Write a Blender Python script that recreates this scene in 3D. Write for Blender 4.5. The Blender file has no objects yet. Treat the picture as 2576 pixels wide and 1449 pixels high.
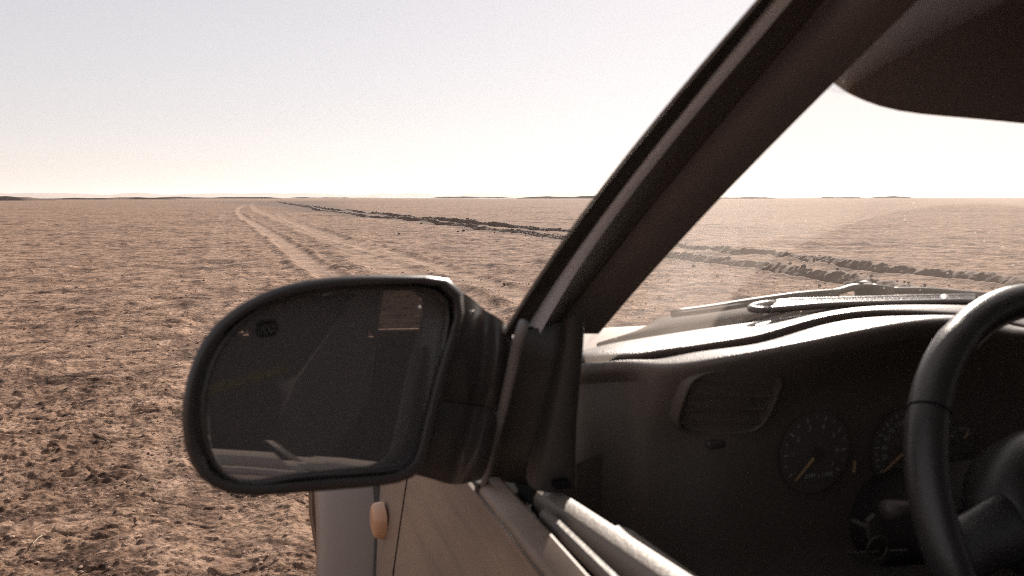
import bpy, bmesh, math, random
import numpy as np
from mathutils import Vector, Matrix

R = math.radians
random.seed(7)
scene = bpy.context.scene
COL = scene.collection
H = 1.30                      # eye height above the ground, metres

# ------------------------------------------------------------------ camera
cam_d = bpy.data.cameras.new('camera')
cam_d.sensor_width = 36.0
cam_d.lens = 36.0 * 2000.0 / 2576.0
cam_d.clip_start = 0.02
cam_d.clip_end = 80000
cam_d.dof.use_dof = True
cam_d.dof.focus_distance = 14.0
cam_d.dof.aperture_fstop = 10.0
cam = bpy.data.objects.new('camera', cam_d)
COL.objects.link(cam)
_r = Vector((0.94943, -0.31399, 0.00000)); _u = Vector((0.03554, 0.10748, 0.99357)); _f = Vector((0.31197, 0.94332, -0.11320))
M = Matrix((_r, _u, -_f)).transposed().to_4x4()
M.translation = (0, 0, H)
cam.matrix_world = M
scene.camera = cam

# ------------------------------------------------------------------ sky and sun
SUN_AZ, SUN_EL = R(36.0), R(27.0)          # azimuth from +Y towards +X
world = bpy.data.worlds.new('World')
scene.world = world
world.use_nodes = True
nt = world.node_tree
bg = nt.nodes['Background']
sky = nt.nodes.new('ShaderNodeTexSky')
sky.sky_type = 'NISHITA'
sky.sun_disc = False
sky.sun_elevation = SUN_EL
sky.sun_rotation = SUN_AZ
sky.altitude = 100
sky.air_density = 1.0
sky.dust_density = 0.3
sky.ozone_density = 1.0
hs = nt.nodes.new('ShaderNodeHueSaturation')
hs.inputs['Saturation'].default_value = 0.48
tint = nt.nodes.new('ShaderNodeMix'); tint.data_type = 'RGBA'; tint.blend_type = 'MULTIPLY'
tint.inputs[0].default_value = 1.0
tint.inputs[7].default_value = (1.0, 0.925, 0.925, 1)
gm = nt.nodes.new('ShaderNodeGamma'); gm.inputs['Gamma'].default_value = 0.45      # dust-laden air: a flatter sky than the clean model
nt.links.new(sky.outputs[0], gm.inputs['Color'])
nt.links.new(gm.outputs[0], hs.inputs['Color'])
nt.links.new(hs.outputs[0], tint.inputs[6])
nt.links.new(tint.outputs[2], bg.inputs['Color'])
bg.inputs['Strength'].default_value = 0.136

sun_d = bpy.data.lights.new('sun', 'SUN')
sun_d.energy = 3.6
sun_d.angle = R(0.53)
sun_d.color = (1.0, 0.90, 0.80)
sun = bpy.data.objects.new('sun', sun_d)
COL.objects.link(sun)
sdir = Vector((math.sin(SUN_AZ)*math.cos(SUN_EL), math.cos(SUN_AZ)*math.cos(SUN_EL), math.sin(SUN_EL)))
sun.rotation_euler = sdir.to_track_quat('Z', 'Y').to_euler()
sun.location = sdir*30

vs = scene.view_settings
vs.view_transform = 'Standard'; vs.look = 'None'; vs.gamma = 1.0; vs.use_curve_mapping = False
vs.exposure = 1.25
scene.cycles.use_denoising = False
scene.cycles.filter_width = 0.9
scene.cycles.max_bounces = 8
scene.cycles.transparent_max_bounces = 16
scene.cycles.sample_clamp_indirect = 6.0

# ------------------------------------------------------------------ materials
def mat(name, col, rough=0.6, metal=0.0, spec=0.5, grain=None, bump=0.0, dust=0.0, dustcol=(0.36, 0.27, 0.21), coat=0.0):
    m = bpy.data.materials.new(name); m.use_nodes = True
    t = m.node_tree; b = t.nodes['Principled BSDF']
    b.inputs['Base Color'].default_value = (*col, 1)
    b.inputs['Roughness'].default_value = rough
    b.inputs['Metallic'].default_value = metal
    b.inputs['Specular IOR Level'].default_value = spec
    b.inputs['Coat Weight'].default_value = coat
    tc = t.nodes.new('ShaderNodeTexCoord')
    if grain:
        n = t.nodes.new('ShaderNodeTexNoise'); n.inputs['Scale'].default_value = grain; n.inputs['Detail'].default_value = 3
        t.links.new(tc.outputs['Object'], n.inputs['Vector'])
        bp = t.nodes.new('ShaderNodeBump'); bp.inputs['Strength'].default_value = bump; bp.inputs['Distance'].default_value = 0.002
        t.links.new(n.outputs['Fac'], bp.inputs['Height']); t.links.new(bp.outputs[0], b.inputs['Normal'])
    if dust > 0:
        n2 = t.nodes.new('ShaderNodeTexNoise'); n2.inputs['Scale'].default_value = 9; n2.inputs['Detail'].default_value = 6; n2.inputs['Roughness'].default_value = .65
        t.links.new(tc.outputs['Object'], n2.inputs['Vector'])
        cr = t.nodes.new('ShaderNodeMapRange'); cr.inputs['From Min'].default_value = .3; cr.inputs['From Max'].default_value = .75
        cr.inputs['To Min'].default_value = dust*.35; cr.inputs['To Max'].default_value = dust*1.4
        t.links.new(n2.outputs['Fac'], cr.inputs['Value'])
        mx = t.nodes.new('ShaderNodeMix'); mx.data_type = 'RGBA'
        mx.inputs[6].default_value = (*col, 1); mx.inputs[7].default_value = (*dustcol, 1)
        t.links.new(cr.outputs[0], mx.inputs[0]); t.links.new(mx.outputs[2], b.inputs['Base Color'])
    return m

M_PLASTIC = mat('black_trim_plastic', (0.030, 0.026, 0.024), 0.5, grain=700, bump=.25, dust=.10)
M_MIRROR_BODY = mat('satin_black_plastic', (0.036, 0.032, 0.031), 0.36, grain=900, bump=.08, dust=.08)
M_DASH = mat('dashboard_vinyl', (0.11, 0.094, 0.085), 0.36, grain=420, bump=.35, dust=.10)
M_DASHLOW = mat('lower_dash_plastic', (0.088, 0.069, 0.058), 0.5, grain=500, bump=.2, dust=.06)
M_TRIM = mat('pillar_trim_fabric', (0.105, 0.086, 0.077), 0.6, grain=600, bump=.2, dust=.10)
M_PAD = mat('door_pad_vinyl', (0.22, 0.19, 0.165), 0.5, grain=300, bump=.3, dust=.15)
M_RUBBER = mat('rubber_seal', (0.020, 0.018, 0.017), 0.75, spec=.25, grain=300, bump=.1, dust=.15)
M_GREYSEAL = mat('grey_rubber_channel', (0.20, 0.185, 0.18), 0.45, dust=.15)
M_CHANNEL = mat('grey_channel_paint', (0.74, 0.71, 0.72), 0.35, dust=.08)
M_EDGE = mat('pale_edge_rubber', (0.55, 0.50, 0.47), 0.35, dust=.1)
M_POST = mat('dark_post_trim', (0.028, 0.024, 0.022), .55, grain=500, bump=.2, dust=.06)
M_LEATHER = mat('wheel_leather', (0.034, 0.031, 0.031), 0.34, grain=500, bump=.22, dust=.02)
M_SHROUD = mat('column_plastic', (0.040, 0.034, 0.031), 0.7, spec=.2)
M_COWL = mat('cowl_plastic', (0.028, 0.025, 0.024), 0.9, spec=.15, grain=200, bump=.5, dust=.2)
M_BLACK = mat('flat_black', (0.012, 0.011, 0.011), 0.95, spec=.03)
M_SEAT = mat('seat_cloth', (0.020, 0.018, 0.017), 0.95, spec=.1, grain=350, bump=.4)
M_VISOR = mat('visor_cloth', (0.20, 0.165, 0.148), .9, grain=500, bump=.3)
M_HEAD = mat('headliner_cloth', (0.17, 0.145, 0.13), 0.95, grain=400, bump=.3)
M_AMBER = mat('amber_lens', (0.60, 0.29, 0.14), 0.35, dust=.5, dustcol=(0.52, 0.34, 0.23))
M_CHROME = mat('worn_metal', (0.30, 0.28, 0.26), 0.45, metal=1.0)
M_TYRE = mat('tyre_rubber', (0.035, 0.030, 0.027), 0.85, grain=120, bump=.3, dust=.5)
M_RIM = mat('alloy_rim', (0.45, 0.43, 0.41), 0.4, metal=.7, dust=.3)
M_NEEDLE = mat('orange_needle', (0.36, 0.23, 0.12), 0.7)
M_MARK = mat('dial_print', (0.32, 0.30, 0.30), 0.7)
M_CLUSTER = mat('dial_black', (0.075, 0.060, 0.051), 0.6, grain=200, bump=.05)
M_ETCH = mat('mirror_etching', (0.17, 0.145, 0.075), 0.9, spec=.1)
M_LAMP = mat('lamp_glass', (0.75, 0.74, 0.72), 0.1, spec=.8)

def paint_mat(name, streak):
    m = mat(name, (0.34, 0.31, 0.285), 0.34, metal=.35, coat=.35)
    t = m.node_tree; b = t.nodes['Principled BSDF']
    tc = t.nodes.new('ShaderNodeTexCoord')
    mp = t.nodes.new('ShaderNodeMapping')
    mp.inputs['Rotation'].default_value = (R(-38), 0, 0)       # dust blown back and up along the flank
    mp.inputs['Scale'].default_value = (1, 1.6, 34) if streak else (1, 1, 1)
    t.links.new(tc.outputs['Object'], mp.inputs['Vector'])
    n = t.nodes.new('ShaderNodeTexNoise'); n.inputs['Scale'].default_value = 1.6; n.inputs['Detail'].default_value = 7; n.inputs['Roughness'].default_value = .68
    t.links.new(mp.outputs[0], n.inputs['Vector'])
    n2 = t.nodes.new('ShaderNodeTexNoise'); n2.inputs['Scale'].default_value = 3.0; n2.inputs['Detail'].default_value = 5
    t.links.new(tc.outputs['Object'], n2.inputs['Vector'])
    ad = t.nodes.new('ShaderNodeMath'); ad.operation = 'ADD'
    t.links.new(n.outputs['Fac'], ad.inputs[0]); t.links.new(n2.outputs['Fac'], ad.inputs[1])
    mr = t.nodes.new('ShaderNodeMapRange'); mr.inputs['From Min'].default_value = .82; mr.inputs['From Max'].default_value = 1.16
    mr.inputs['To Min'].default_value = .05 if streak else .25; mr.inputs['To Max'].default_value = .85 if streak else .45
    t.links.new(ad.outputs[0], mr.inputs['Value'])
    mx = t.nodes.new('ShaderNodeMix'); mx.data_type = 'RGBA'
    mx.inputs[6].default_value = (0.275, 0.20, 0.152, 1); mx.inputs[7].default_value = (0.175, 0.125, 0.096, 1)
    t.links.new(mr.outputs[0], mx.inputs[0]); t.links.new(mx.outputs[2], b.inputs['Base Color'])
    r2 = t.nodes.new('ShaderNodeMapRange'); r2.inputs['To Min'].default_value = .36; r2.inputs['To Max'].default_value = .6
    t.links.new(mr.outputs[0], r2.inputs['Value']); t.links.new(r2.outputs[0], b.inputs['Roughness'])
    r3 = t.nodes.new('ShaderNodeMapRange'); r3.inputs['To Min'].default_value = .06; r3.inputs['To Max'].default_value = 0
    t.links.new(mr.outputs[0], r3.inputs['Value']); t.links.new(r3.outputs[0], b.inputs['Metallic'])
    t.links.new(r3.outputs[0], b.inputs['Coat Weight'])
    return m
M_PAINT = paint_mat('silver_beige_paint', False)
M_DOORPAINT = paint_mat('dust_streaked_paint', True)

def glass_mat(name, tintc=(1, 1, 1), dust=0.0, wiped=None):
    m = bpy.data.materials.new(name); m.use_nodes = True
    t = m.node_tree; t.nodes.clear()
    out = t.nodes.new('ShaderNodeOutputMaterial')
    tr = t.nodes.new('ShaderNodeBsdfTransparent'); tr.inputs[0].default_value = (*tintc, 1)
    gl = t.nodes.new('ShaderNodeBsdfGlossy'); gl.inputs['Roughness'].default_value = 0.0
    lf = t.nodes.new('ShaderNodeLayerWeight'); lf.inputs['Blend'].default_value = .5
    pw = t.nodes.new('ShaderNodeMath'); pw.operation = 'POWER'; pw.inputs[1].default_value = 5.0
    t.links.new(lf.outputs['Facing'], pw.inputs[0])
    lw = t.nodes.new('ShaderNodeMath'); lw.operation = 'MULTIPLY_ADD'; lw.inputs[1].default_value = .16; lw.inputs[2].default_value = .006
    t.links.new(pw.outputs[0], lw.inputs[0])
    mx = t.nodes.new('ShaderNodeMixShader')
    t.links.new(lw.outputs[0], mx.inputs[0]); t.links.new(tr.outputs[0], mx.inputs[1]); t.links.new(gl.outputs[0], mx.inputs[2])
    last = mx.outputs[0]
    if dust > 0:
        tl = t.nodes.new('ShaderNodeBsdfTranslucent'); tl.inputs[0].default_value = (0.80, 0.69, 0.60, 1)
        tc = t.nodes.new('ShaderNodeTexCoord')
        n = t.nodes.new('ShaderNodeTexNoise'); n.inputs['Scale'].default_value = 5; n.inputs['Detail'].default_value = 4
        t.links.new(tc.outputs['Object'], n.inputs['Vector'])
        mr = t.nodes.new('ShaderNodeMapRange'); mr.inputs['From Min'].default_value = .25; mr.inputs['From Max'].default_value = .75
        mr.inputs['To Min'].default_value = dust*.6; mr.inputs['To Max'].default_value = dust*1.3
        t.links.new(n.outputs['Fac'], mr.inputs['Value'])
        val = mr.outputs[0]
        if wiped:                      # the arc the blade has swept clean
            sb = t.nodes.new('ShaderNodeVectorMath'); sb.operation = 'SUBTRACT'; sb.inputs[1].default_value = (wiped[0][0], 0, wiped[0][2]+.045)
            t.links.new(tc.outputs['Object'], sb.inputs[0])
            sp_ = t.nodes.new('ShaderNodeSeparateXYZ'); t.links.new(sb.outputs[0], sp_.inputs[0])
            mz = t.nodes.new('ShaderNodeMath'); mz.operation = 'MAXIMUM'; mz.inputs[1].default_value = 0; t.links.new(sp_.outputs[2], mz.inputs[0])
            mz2 = t.nodes.new('ShaderNodeMath'); mz2.operation = 'MULTIPLY'; mz2.inputs[1].default_value = 3.3; t.links.new(mz.outputs[0], mz2.inputs[0])
            cb = t.nodes.new('ShaderNodeCombineXYZ'); t.links.new(sp_.outputs[0], cb.inputs[0]); t.links.new(mz2.outputs[0], cb.inputs[2])
            vm = t.nodes.new('ShaderNodeVectorMath'); vm.operation = 'LENGTH'; t.links.new(cb.outputs[0], vm.inputs[0])
            w = t.nodes.new('ShaderNodeMapRange'); w.inputs['From Min'].default_value = wiped[1]-.006; w.inputs['From Max'].default_value = wiped[1]+.006
            w.inputs['To Min'].default_value = .34; w.inputs['To Max'].default_value = 1.0
            t.links.new(vm.outputs['Value'], w.inputs['Value'])
            mu = t.nodes.new('ShaderNodeMath'); mu.operation = 'MULTIPLY'
            t.links.new(val, mu.inputs[0]); t.links.new(w.outputs[0], mu.inputs[1]); val = mu.outputs[0]
        # specks of grit stuck on the pane
        vo = t.nodes.new('ShaderNodeTexVoronoi'); vo.inputs['Scale'].default_value = 38
        t.links.new(tc.outputs['Object'], vo.inputs['Vector'])
        lt = t.nodes.new('ShaderNodeMath'); lt.operation = 'LESS_THAN'; lt.inputs[1].default_value = .055
        t.links.new(vo.outputs['Distance'], lt.inputs[0])
        sp = t.nodes.new('ShaderNodeMath'); sp.operation = 'MULTIPLY'; sp.inputs[1].default_value = .55
        t.links.new(lt.outputs[0], sp.inputs[0])
        mxm = t.nodes.new('ShaderNodeMath'); mxm.operation = 'MAXIMUM'
        t.links.new(val, mxm.inputs[0]); t.links.new(sp.outputs[0], mxm.inputs[1])
        m2 = t.nodes.new('ShaderNodeMixShader')
        t.links.new(mxm.outputs[0], m2.inputs[0]); t.links.new(last, m2.inputs[1]); t.links.new(tl.outputs[0], m2.inputs[2])
        last = m2.outputs[0]
    t.links.new(last, out.inputs[0])
    return m
M_TINT = glass_mat('tinted_side_glass', (0.17, 0.175, 0.185))
M_CLEAR = glass_mat('clear_side_glass', (0.86, 0.87, 0.87), dust=.03)

def mirror_mat():
    m = bpy.data.materials.new('dusty_mirror'); m.use_nodes = True
    t = m.node_tree; b = t.nodes['Principled BSDF']
    b.inputs['Base Color'].default_value = (0.60, 0.59, 0.60, 1); b.inputs['Metallic'].default_value = 1; b.inputs['Roughness'].default_value = .015
    d = t.nodes.new('ShaderNodeBsdfDiffuse'); d.inputs[0].default_value = (0.30, 0.26, 0.245, 1)
    mx = t.nodes.new('ShaderNodeMixShader'); mx.inputs[0].default_value = .30
    o = t.nodes['Material Output']
    t.links.new(b.outputs[0], mx.inputs[1]); t.links.new(d.outputs[0], mx.inputs[2]); t.links.new(mx.outputs[0], o.inputs[0])
    return m
M_MIRROR = mirror_mat()

# ------------------------------------------------------------------ mesh helpers
def link(name, me, m, parent, smooth=True):
    o = bpy.data.objects.new(name, me)
    COL.objects.link(o)
    if m: me.materials.append(m)
    if smooth:
        me.polygons.foreach_set('use_smooth', [True]*len(me.polygons))
    if parent is not None:
        o.parent = parent
        w = Vector((0, 0, 0)); p = parent
        while p is not None:
            w += p.location; p = p.parent
        o.location = -w               # vertices are given in world metres
    return o

def mk(name, verts, faces, m, parent, smooth=True, eye=True, sub=0, solid=0.0, bevel=0.0, sharp=None, offset=-1):
    me = bpy.data.meshes.new(name)
    dz = H if eye else 0
    me.from_pydata([(v[0], v[1], v[2]+dz) for v in verts], [], faces)
    me.validate()
    bm = bmesh.new(); bm.from_mesh(me)
    bmesh.ops.recalc_face_normals(bm, faces=bm.faces)
    bm.to_mesh(me); bm.free()
    o = link(name, me, m, parent, smooth)
    if solid:
        s = o.modifiers.new('thickness', 'SOLIDIFY'); s.thickness = solid; s.offset = offset
    if bevel:
        b = o.modifiers.new('rounding', 'BEVEL'); b.width = bevel; b.segments = 3; b.limit_method = 'ANGLE'; b.angle_limit = R(35)
    if sub:
        s = o.modifiers.new('smooth', 'SUBSURF'); s.levels = sub; s.render_levels = sub
    if sharp:
        me.set_sharp_from_angle(angle=R(sharp))
    return o

def gridfaces(nr, nc, wrapc=False, wrapr=False):
    f = []
    for i in range(nr if wrapr else nr-1):
        for j in range(nc if wrapc else nc-1):
            a = i*nc+j; b = i*nc+(j+1) % nc; c = ((i+1) % nr)*nc+(j+1) % nc; d = ((i+1) % nr)*nc+j
            f.append((a, b, c, d))
    return f

def grid(name, rows, m, parent, wrapc=False, caps=False, **k):
    nc = len(rows[0]); v = [p for r in rows for p in r]
    f = gridfaces(len(rows), nc, wrapc)
    if caps:
        f.append(tuple(range(nc))); f.append(tuple((len(rows)-1)*nc+j for j in range(nc)))
    return mk(name, v, f, m, parent, **k)

def catmull(pts, n):
    P = [Vector(p) for p in pts]
    P = [P[0]*2-P[1]] + P + [P[-1]*2-P[-2]]
    out = []
    segs = len(P)-3
    for i in range(segs):
        for q in range(n):
            t = q/n
            a, b, c, d = P[i], P[i+1], P[i+2], P[i+3]
            out.append(0.5*((2*b)+(c-a)*t+(2*a-5*b+4*c-d)*t*t+(3*b-a-3*c+d)*t**3))
    out.append(P[-2].copy())
    return out

def tube_rows(path, rad, n=12, flat=1.0, up=(0, 0, 1)):
    P = [Vector(p) for p in path]; rows = []
    for i, p in enumerate(P):
        t = (P[min(i+1, len(P)-1)]-P[max(i-1, 0)]).normalized()
        s = t.cross(Vector(up)); s = s.normalized() if s.length > 1e-6 else Vector((1, 0, 0))
        w = s.cross(t)
        r = rad[i] if isinstance(rad, (list, tuple)) else rad
        rows.append([p+s*math.cos(2*math.pi*k/n)*r+w*math.sin(2*math.pi*k/n)*r*flat for k in range(n)])
    return rows

def tube(name, path, rad, m, parent, n=12, flat=1.0, up=(0, 0, 1), **k):
    return grid(name, tube_rows(path, rad, n, flat, up), m, parent, wrapc=True, caps=True, **k)

def sweep_y(name, stations, m, parent, **k):
    """stations: list of lists of points, closed profile"""
    return grid(name, stations, m, parent, wrapc=True, caps=True, **k)

def rbox(name, c, s, m, parent, bevel=.02, rot=(0, 0, 0), sub=0):
    hx, hy, hz = s[0]/2, s[1]/2, s[2]/2
    from mathutils import Euler
    E = Euler([R(a) for a in rot]).to_matrix()
    v = [Vector(c)+E @ Vector((x*hx, y*hy, z*hz)) for x in (-1, 1) for y in (-1, 1) for z in (-1, 1)]
    f = [(0, 1, 3, 2), (4, 6, 7, 5), (0, 4, 5, 1), (2, 3, 7, 6), (0, 2, 6, 4), (1, 5, 7, 3)]
    return mk(name, v, f, m, parent, bevel=bevel, sub=sub)

def empty(name, loc, parent=None):
    o = bpy.data.objects.new(name, None); COL.objects.link(o)
    o.empty_display_size = .1
    if parent is not None:
        o.parent = parent
        w = Vector((0, 0, 0)); p = parent
        while p is not None:
            w += p.location; p = p.parent
        o.location = Vector(loc)-w
    else:
        o.location = loc
    return o

def tag(o, label=None, cat=None, group=None, kind=None):
    if label: o['label'] = label
    if cat: o['category'] = cat
    if group: o['group'] = group
    if kind: o['kind'] = kind
    return o

def text_mesh(name, body, size, loc, ex, ey, m, parent, align='CENTER'):
    """flat print: glyphs laid along ex with up ey at loc (eye metres)"""
    c = bpy.data.curves.new('print', 'FONT'); c.body = body; c.size = size; c.align_x = align; c.align_y = 'CENTER'
    c.resolution_u = 2
    o = bpy.data.objects.new('print', c)
    me = bpy.data.meshes.new_from_object(o)
    bpy.data.objects.remove(o); bpy.data.curves.remove(c)
    ex = Vector(ex).normalized(); ey = Vector(ey).normalized(); L = Vector(loc)+Vector((0, 0, H))
    for v in me.vertices:
        v.co = L+ex*v.co.x+ey*v.co.y
    me.name = name
    return link(name, me, m, parent, smooth=False)

def join_into(o, others):
    bm = bmesh.new(); bm.from_mesh(o.data)
    for q in others: bm.from_mesh(q.data)
    bm.to_mesh(o.data); bm.free()
    for q in others: bpy.data.objects.remove(q)
    return o

# ------------------------------------------------------------------ ground
def _h2(ix, iy, seed):
    h = (ix.astype(np.int64)*374761393 + iy.astype(np.int64)*668265263 + seed*1442695041) & 0xffffffff
    h = ((h ^ (h >> 13))*1274126177) & 0xffffffff
    h = (h ^ (h >> 16)) & 0xffffffff
    return h.astype(np.float32)/np.float32(4294967295.0)
def vn(x, y, lam, seed):
    x = x/lam+seed*17.31; y = y/lam-seed*9.77
    x, y = x*.8-y*.6, x*.6+y*.8
    ix = np.floor(x); iy = np.floor(y)
    fx = (x-ix).astype(np.float32); fy = (y-iy).astype(np.float32)
    fx = fx*fx*fx*(fx*(fx*6-15)+10); fy = fy*fy*fy*(fy*(fy*6-15)+10)
    a = _h2(ix, iy, seed); b = _h2(ix+1, iy, seed); c = _h2(ix, iy+1, seed); d = _h2(ix+1, iy+1, seed)
    return (a*(1-fx)+b*fx)*(1-fy)+(c*(1-fx)+d*fx)*fy
def sstep(a, b, x):
    t = np.clip((x-a)/(b-a), 0, 1); return t*t*(3-2*t)
def polydist(x, y, pts):
    """signed distance to a polyline and the arc length along it"""
    best = np.full(x.shape, 1e9, np.float32); sg = np.zeros(x.shape, np.float32); ar = np.zeros(x.shape, np.float32)
    acc = 0.0
    for (ax, ay), (bx, by) in zip(pts[:-1], pts[1:]):
        dx, dy = bx-ax, by-ay; L = math.hypot(dx, dy)
        if L < 1e-6: continue
        t = np.clip(((x-ax)*dx+(y-ay)*dy)/(L*L), 0, 1)
        ex = x-(ax+t*dx); ey = y-(ay+t*dy)
        d = np.hypot(ex, ey); s = np.sign(dx*ey-dy*ex)
        k = d < best
        best = np.where(k, d, best); sg = np.where(k, s, sg); ar = np.where(k, acc+t*L, ar)
        acc += L
    return best*sg, ar
def smoothpath(pts, n=6):
    return [(p.x, p.y) for p in catmull([(a, b, 0) for a, b in pts], n)]

RUT_U = smoothpath([(8.0644, 264.6526), (8.1685, 133.3174), (8.0579, 80.306), (8.9233, 51.965), (10.0096, 42.4835), (10.4878, 34.7063), (10.894, 26.6013), (10.7024, 21.9022), (10.4041, 18.5298), (10.6749, 16.9583), (10.4019, 15.4864), (10.827, 14.96), (10.8267, 13.5611), (10.6348, 12.3275), (10.4201, 11.203), (10.5444, 10.4118), (10.6626, 9.6949), (10.4795, 8.7972), (10.2213, 7.4993)])
RUT_L = smoothpath([(7.1736, 204.9357), (7.3266, 116.116), (6.2651, 76.1987), (6.8518, 52.6501), (7.9686, 46.419), (8.4424, 39.4873), (8.4584, 32.9004), (8.8547, 27.2758), (9.0402, 22.4519), (8.6875, 17.7703), (8.4962, 15.1213), (8.7181, 13.8375), (8.7141, 12.8709), (8.8798, 12.4594), (8.701, 11.2383), (8.6985, 10.5408), (8.6045, 9.6438), (8.4882, 8.6743), (8.4327, 7.588)])
TRACKS = [smoothpath([(1.7324, 223.5051), (-0.7948, 109.4452), (-0.6556, 67.1134), (0.2182, 42.8664), (0.8237, 26.6695), (1.0428, 18.8478), (1.1916, 13.5049), (1.2634, 9.959), (1.2399, 6.3111)]),
          smoothpath([(8.9299, 292.9086), (2.7366, 223.173), (0.881, 150.5523), (0.9971, 77.9409), (1.8443, 52.203), (2.2588, 32.3704), (2.4587, 22.466), (2.482, 15.4989), (2.4947, 11.7223), (2.3997, 8.5061)]),
          smoothpath([(2.1794, 63.0838), (2.5707, 28.7037), (3.1686, 16.5362), (3.2665, 11.7041), (3.3655, 10.3685), (3.22, 7.9232)]),
          smoothpath([(-2.1417, 83.6792), (-1.1518, 38.0333), (-0.8385, 24.59), (-0.4528, 11.5826), (-0.362, 7.5979), (-0.3113, 5.4579), (-0.2481, 3.6082), (-0.2321, 2.8335)]),
          smoothpath([(0.0617, 13.4639), (-0.0843, 6.749), (-0.1005, 3.6089), (-0.1082, 2.7926), (-0.1108, 2.1859)])]
TRACK_W = [.24, .40, .26, .20, .16]
TRACK_S = [1.0, .8, .75, .28, .28]

def ground_height(x, y, sp):
    """x, y in metres, sp = local vertex spacing; returns height and the rut and track masks"""
    def w(lam): return np.clip((lam/sp-.8)/1.2, 0, 1)
    rough = sstep(.25, .75, vn(x, y, 2.3, 31)*.6+vn(x, y, .7, 32)*.4)
    tr = np.zeros_like(x); rutm = np.zeros_like(x); hh = np.zeros_like(x)
    near = np.hypot(x, y) < 320
    xi, yi, spi = x[near], y[near], sp[near]
    wob = (vn(xi, yi, 1.1, 5)-.5)*.22
    t_acc = np.zeros_like(xi); th = np.zeros_like(xi)
    for pts, wd, st in zip(TRACKS, TRACK_W, TRACK_S):
        d, a = polydist(xi, yi, pts)
        d = np.abs(d+wob*.5)
        m = (1-sstep(wd*.6, wd*1.35, d))*st*(.55+.45*vn(xi, yi, .5, 44))
        t_acc = np.maximum(t_acc, m)
        th += -0.024*m + st*.032*np.exp(-((d-wd*1.45)/(wd*.38))**2)*(.5+vn(xi, yi, .45, 45))
        # lugs of the tread pressed into the crust
        th += -.005*m*(np.sin(a*2*math.pi/.11) > 0)*np.clip((.11/spi-1.5)/2, 0, 1)
    rm = np.zeros_like(xi); rh = np.zeros_like(xi)
    for q, pts in enumerate((RUT_U, RUT_L)):
        d, a = polydist(xi, yi, pts)
        d = d+wob*.3
        ad = np.abs(d)
        lump = .6+.8*vn(xi, yi, .35, 51+q)*vn(xi, yi, 1.3, 53+q)*2
        coarse = sstep(.06, .25, spi)          # keep the banks visible where the sheet is coarse
        b1 = np.exp(-((ad-.30)/.10)**2); tro = np.exp(-(d/.20)**2)
        wide = np.exp(-(ad/(.36*np.maximum(1, spi/.30)))**2)
        rh += lump*(.05*b1*(1-coarse)) - .09*tro*(1-coarse)
        rh += .05*(vn(xi, yi, np.maximum(.14, spi*1.2), 57)-.45)*np.exp(-(d/.42)**2)
        rm = np.maximum(rm, np.exp(-(ad/(.42*np.maximum(1, spi/.40)))**4))
    tr[near] = t_acc; rutm[near] = rm
    hh[near] = th+rh
    crust = 1-.72*tr
    amp = (.60+.50*rough)*crust
    # sparse curled flakes and crumbs, sharp on one side
    for lam, k, s, lo in ((.022, .0058, 12, .45), (.038, .0085, 3, .58), (.07, .0065, 2, .68), (.14, .0065, 1, .76), (.30, .009, 4, .78), (.55, .018, 20, .76), (1.0, .025, 21, .70)):
        hh = hh + amp*w(lam)*k*sstep(lo, min(.99, lo+.22), vn(x, y, lam, s))
    # pits
    hh = hh - amp*w(.12)*.008*sstep(.74, .92, vn(x, y, .13, 6)) - amp*w(.06)*.006*sstep(.66, .88, vn(x, y, .06, 7))
    # shrinkage cracks
    wx = x+.10*(vn(x, y, .25, 8)-.5); wy = y+.10*(vn(x, y, .25, 9)-.5)
    c1 = np.abs(vn(wx, wy, .50, 10)-.5); c2 = np.abs(vn(wx, wy, .20, 11)-.5)
    brk = sstep(.35, .6, vn(x, y, .4, 33))
    hh = hh - crust*brk*w(.10)*.014*(1-sstep(.0, .035, c1)) - crust*brk*w(.06)*.009*(1-sstep(.0, .05, c2))
    # swells that shade the flat further out
    R_ = np.hypot(x, y)
    for lam, k, s, r0 in ((.30, .014, 22, 5), (.45, .020, 13, 6), (.9, .024, 14, 8), (1.9, .032, 15, 12), (4, .07, 16, 22), (9, .12, 17, 45), (22, .24, 18, 110), (55, .45, 19, 260)):
        n = vn(x, y, lam, s)
        hh = hh + crust*w(lam)*sstep(r0*.4, r0*2, R_)*(1-sstep(900, 2200, R_))*k*((n-.5)*.4+1.0*sstep(.58, .76, n)*(.6+.4*rough))
    return hh, rutm, tr, rough

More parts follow.
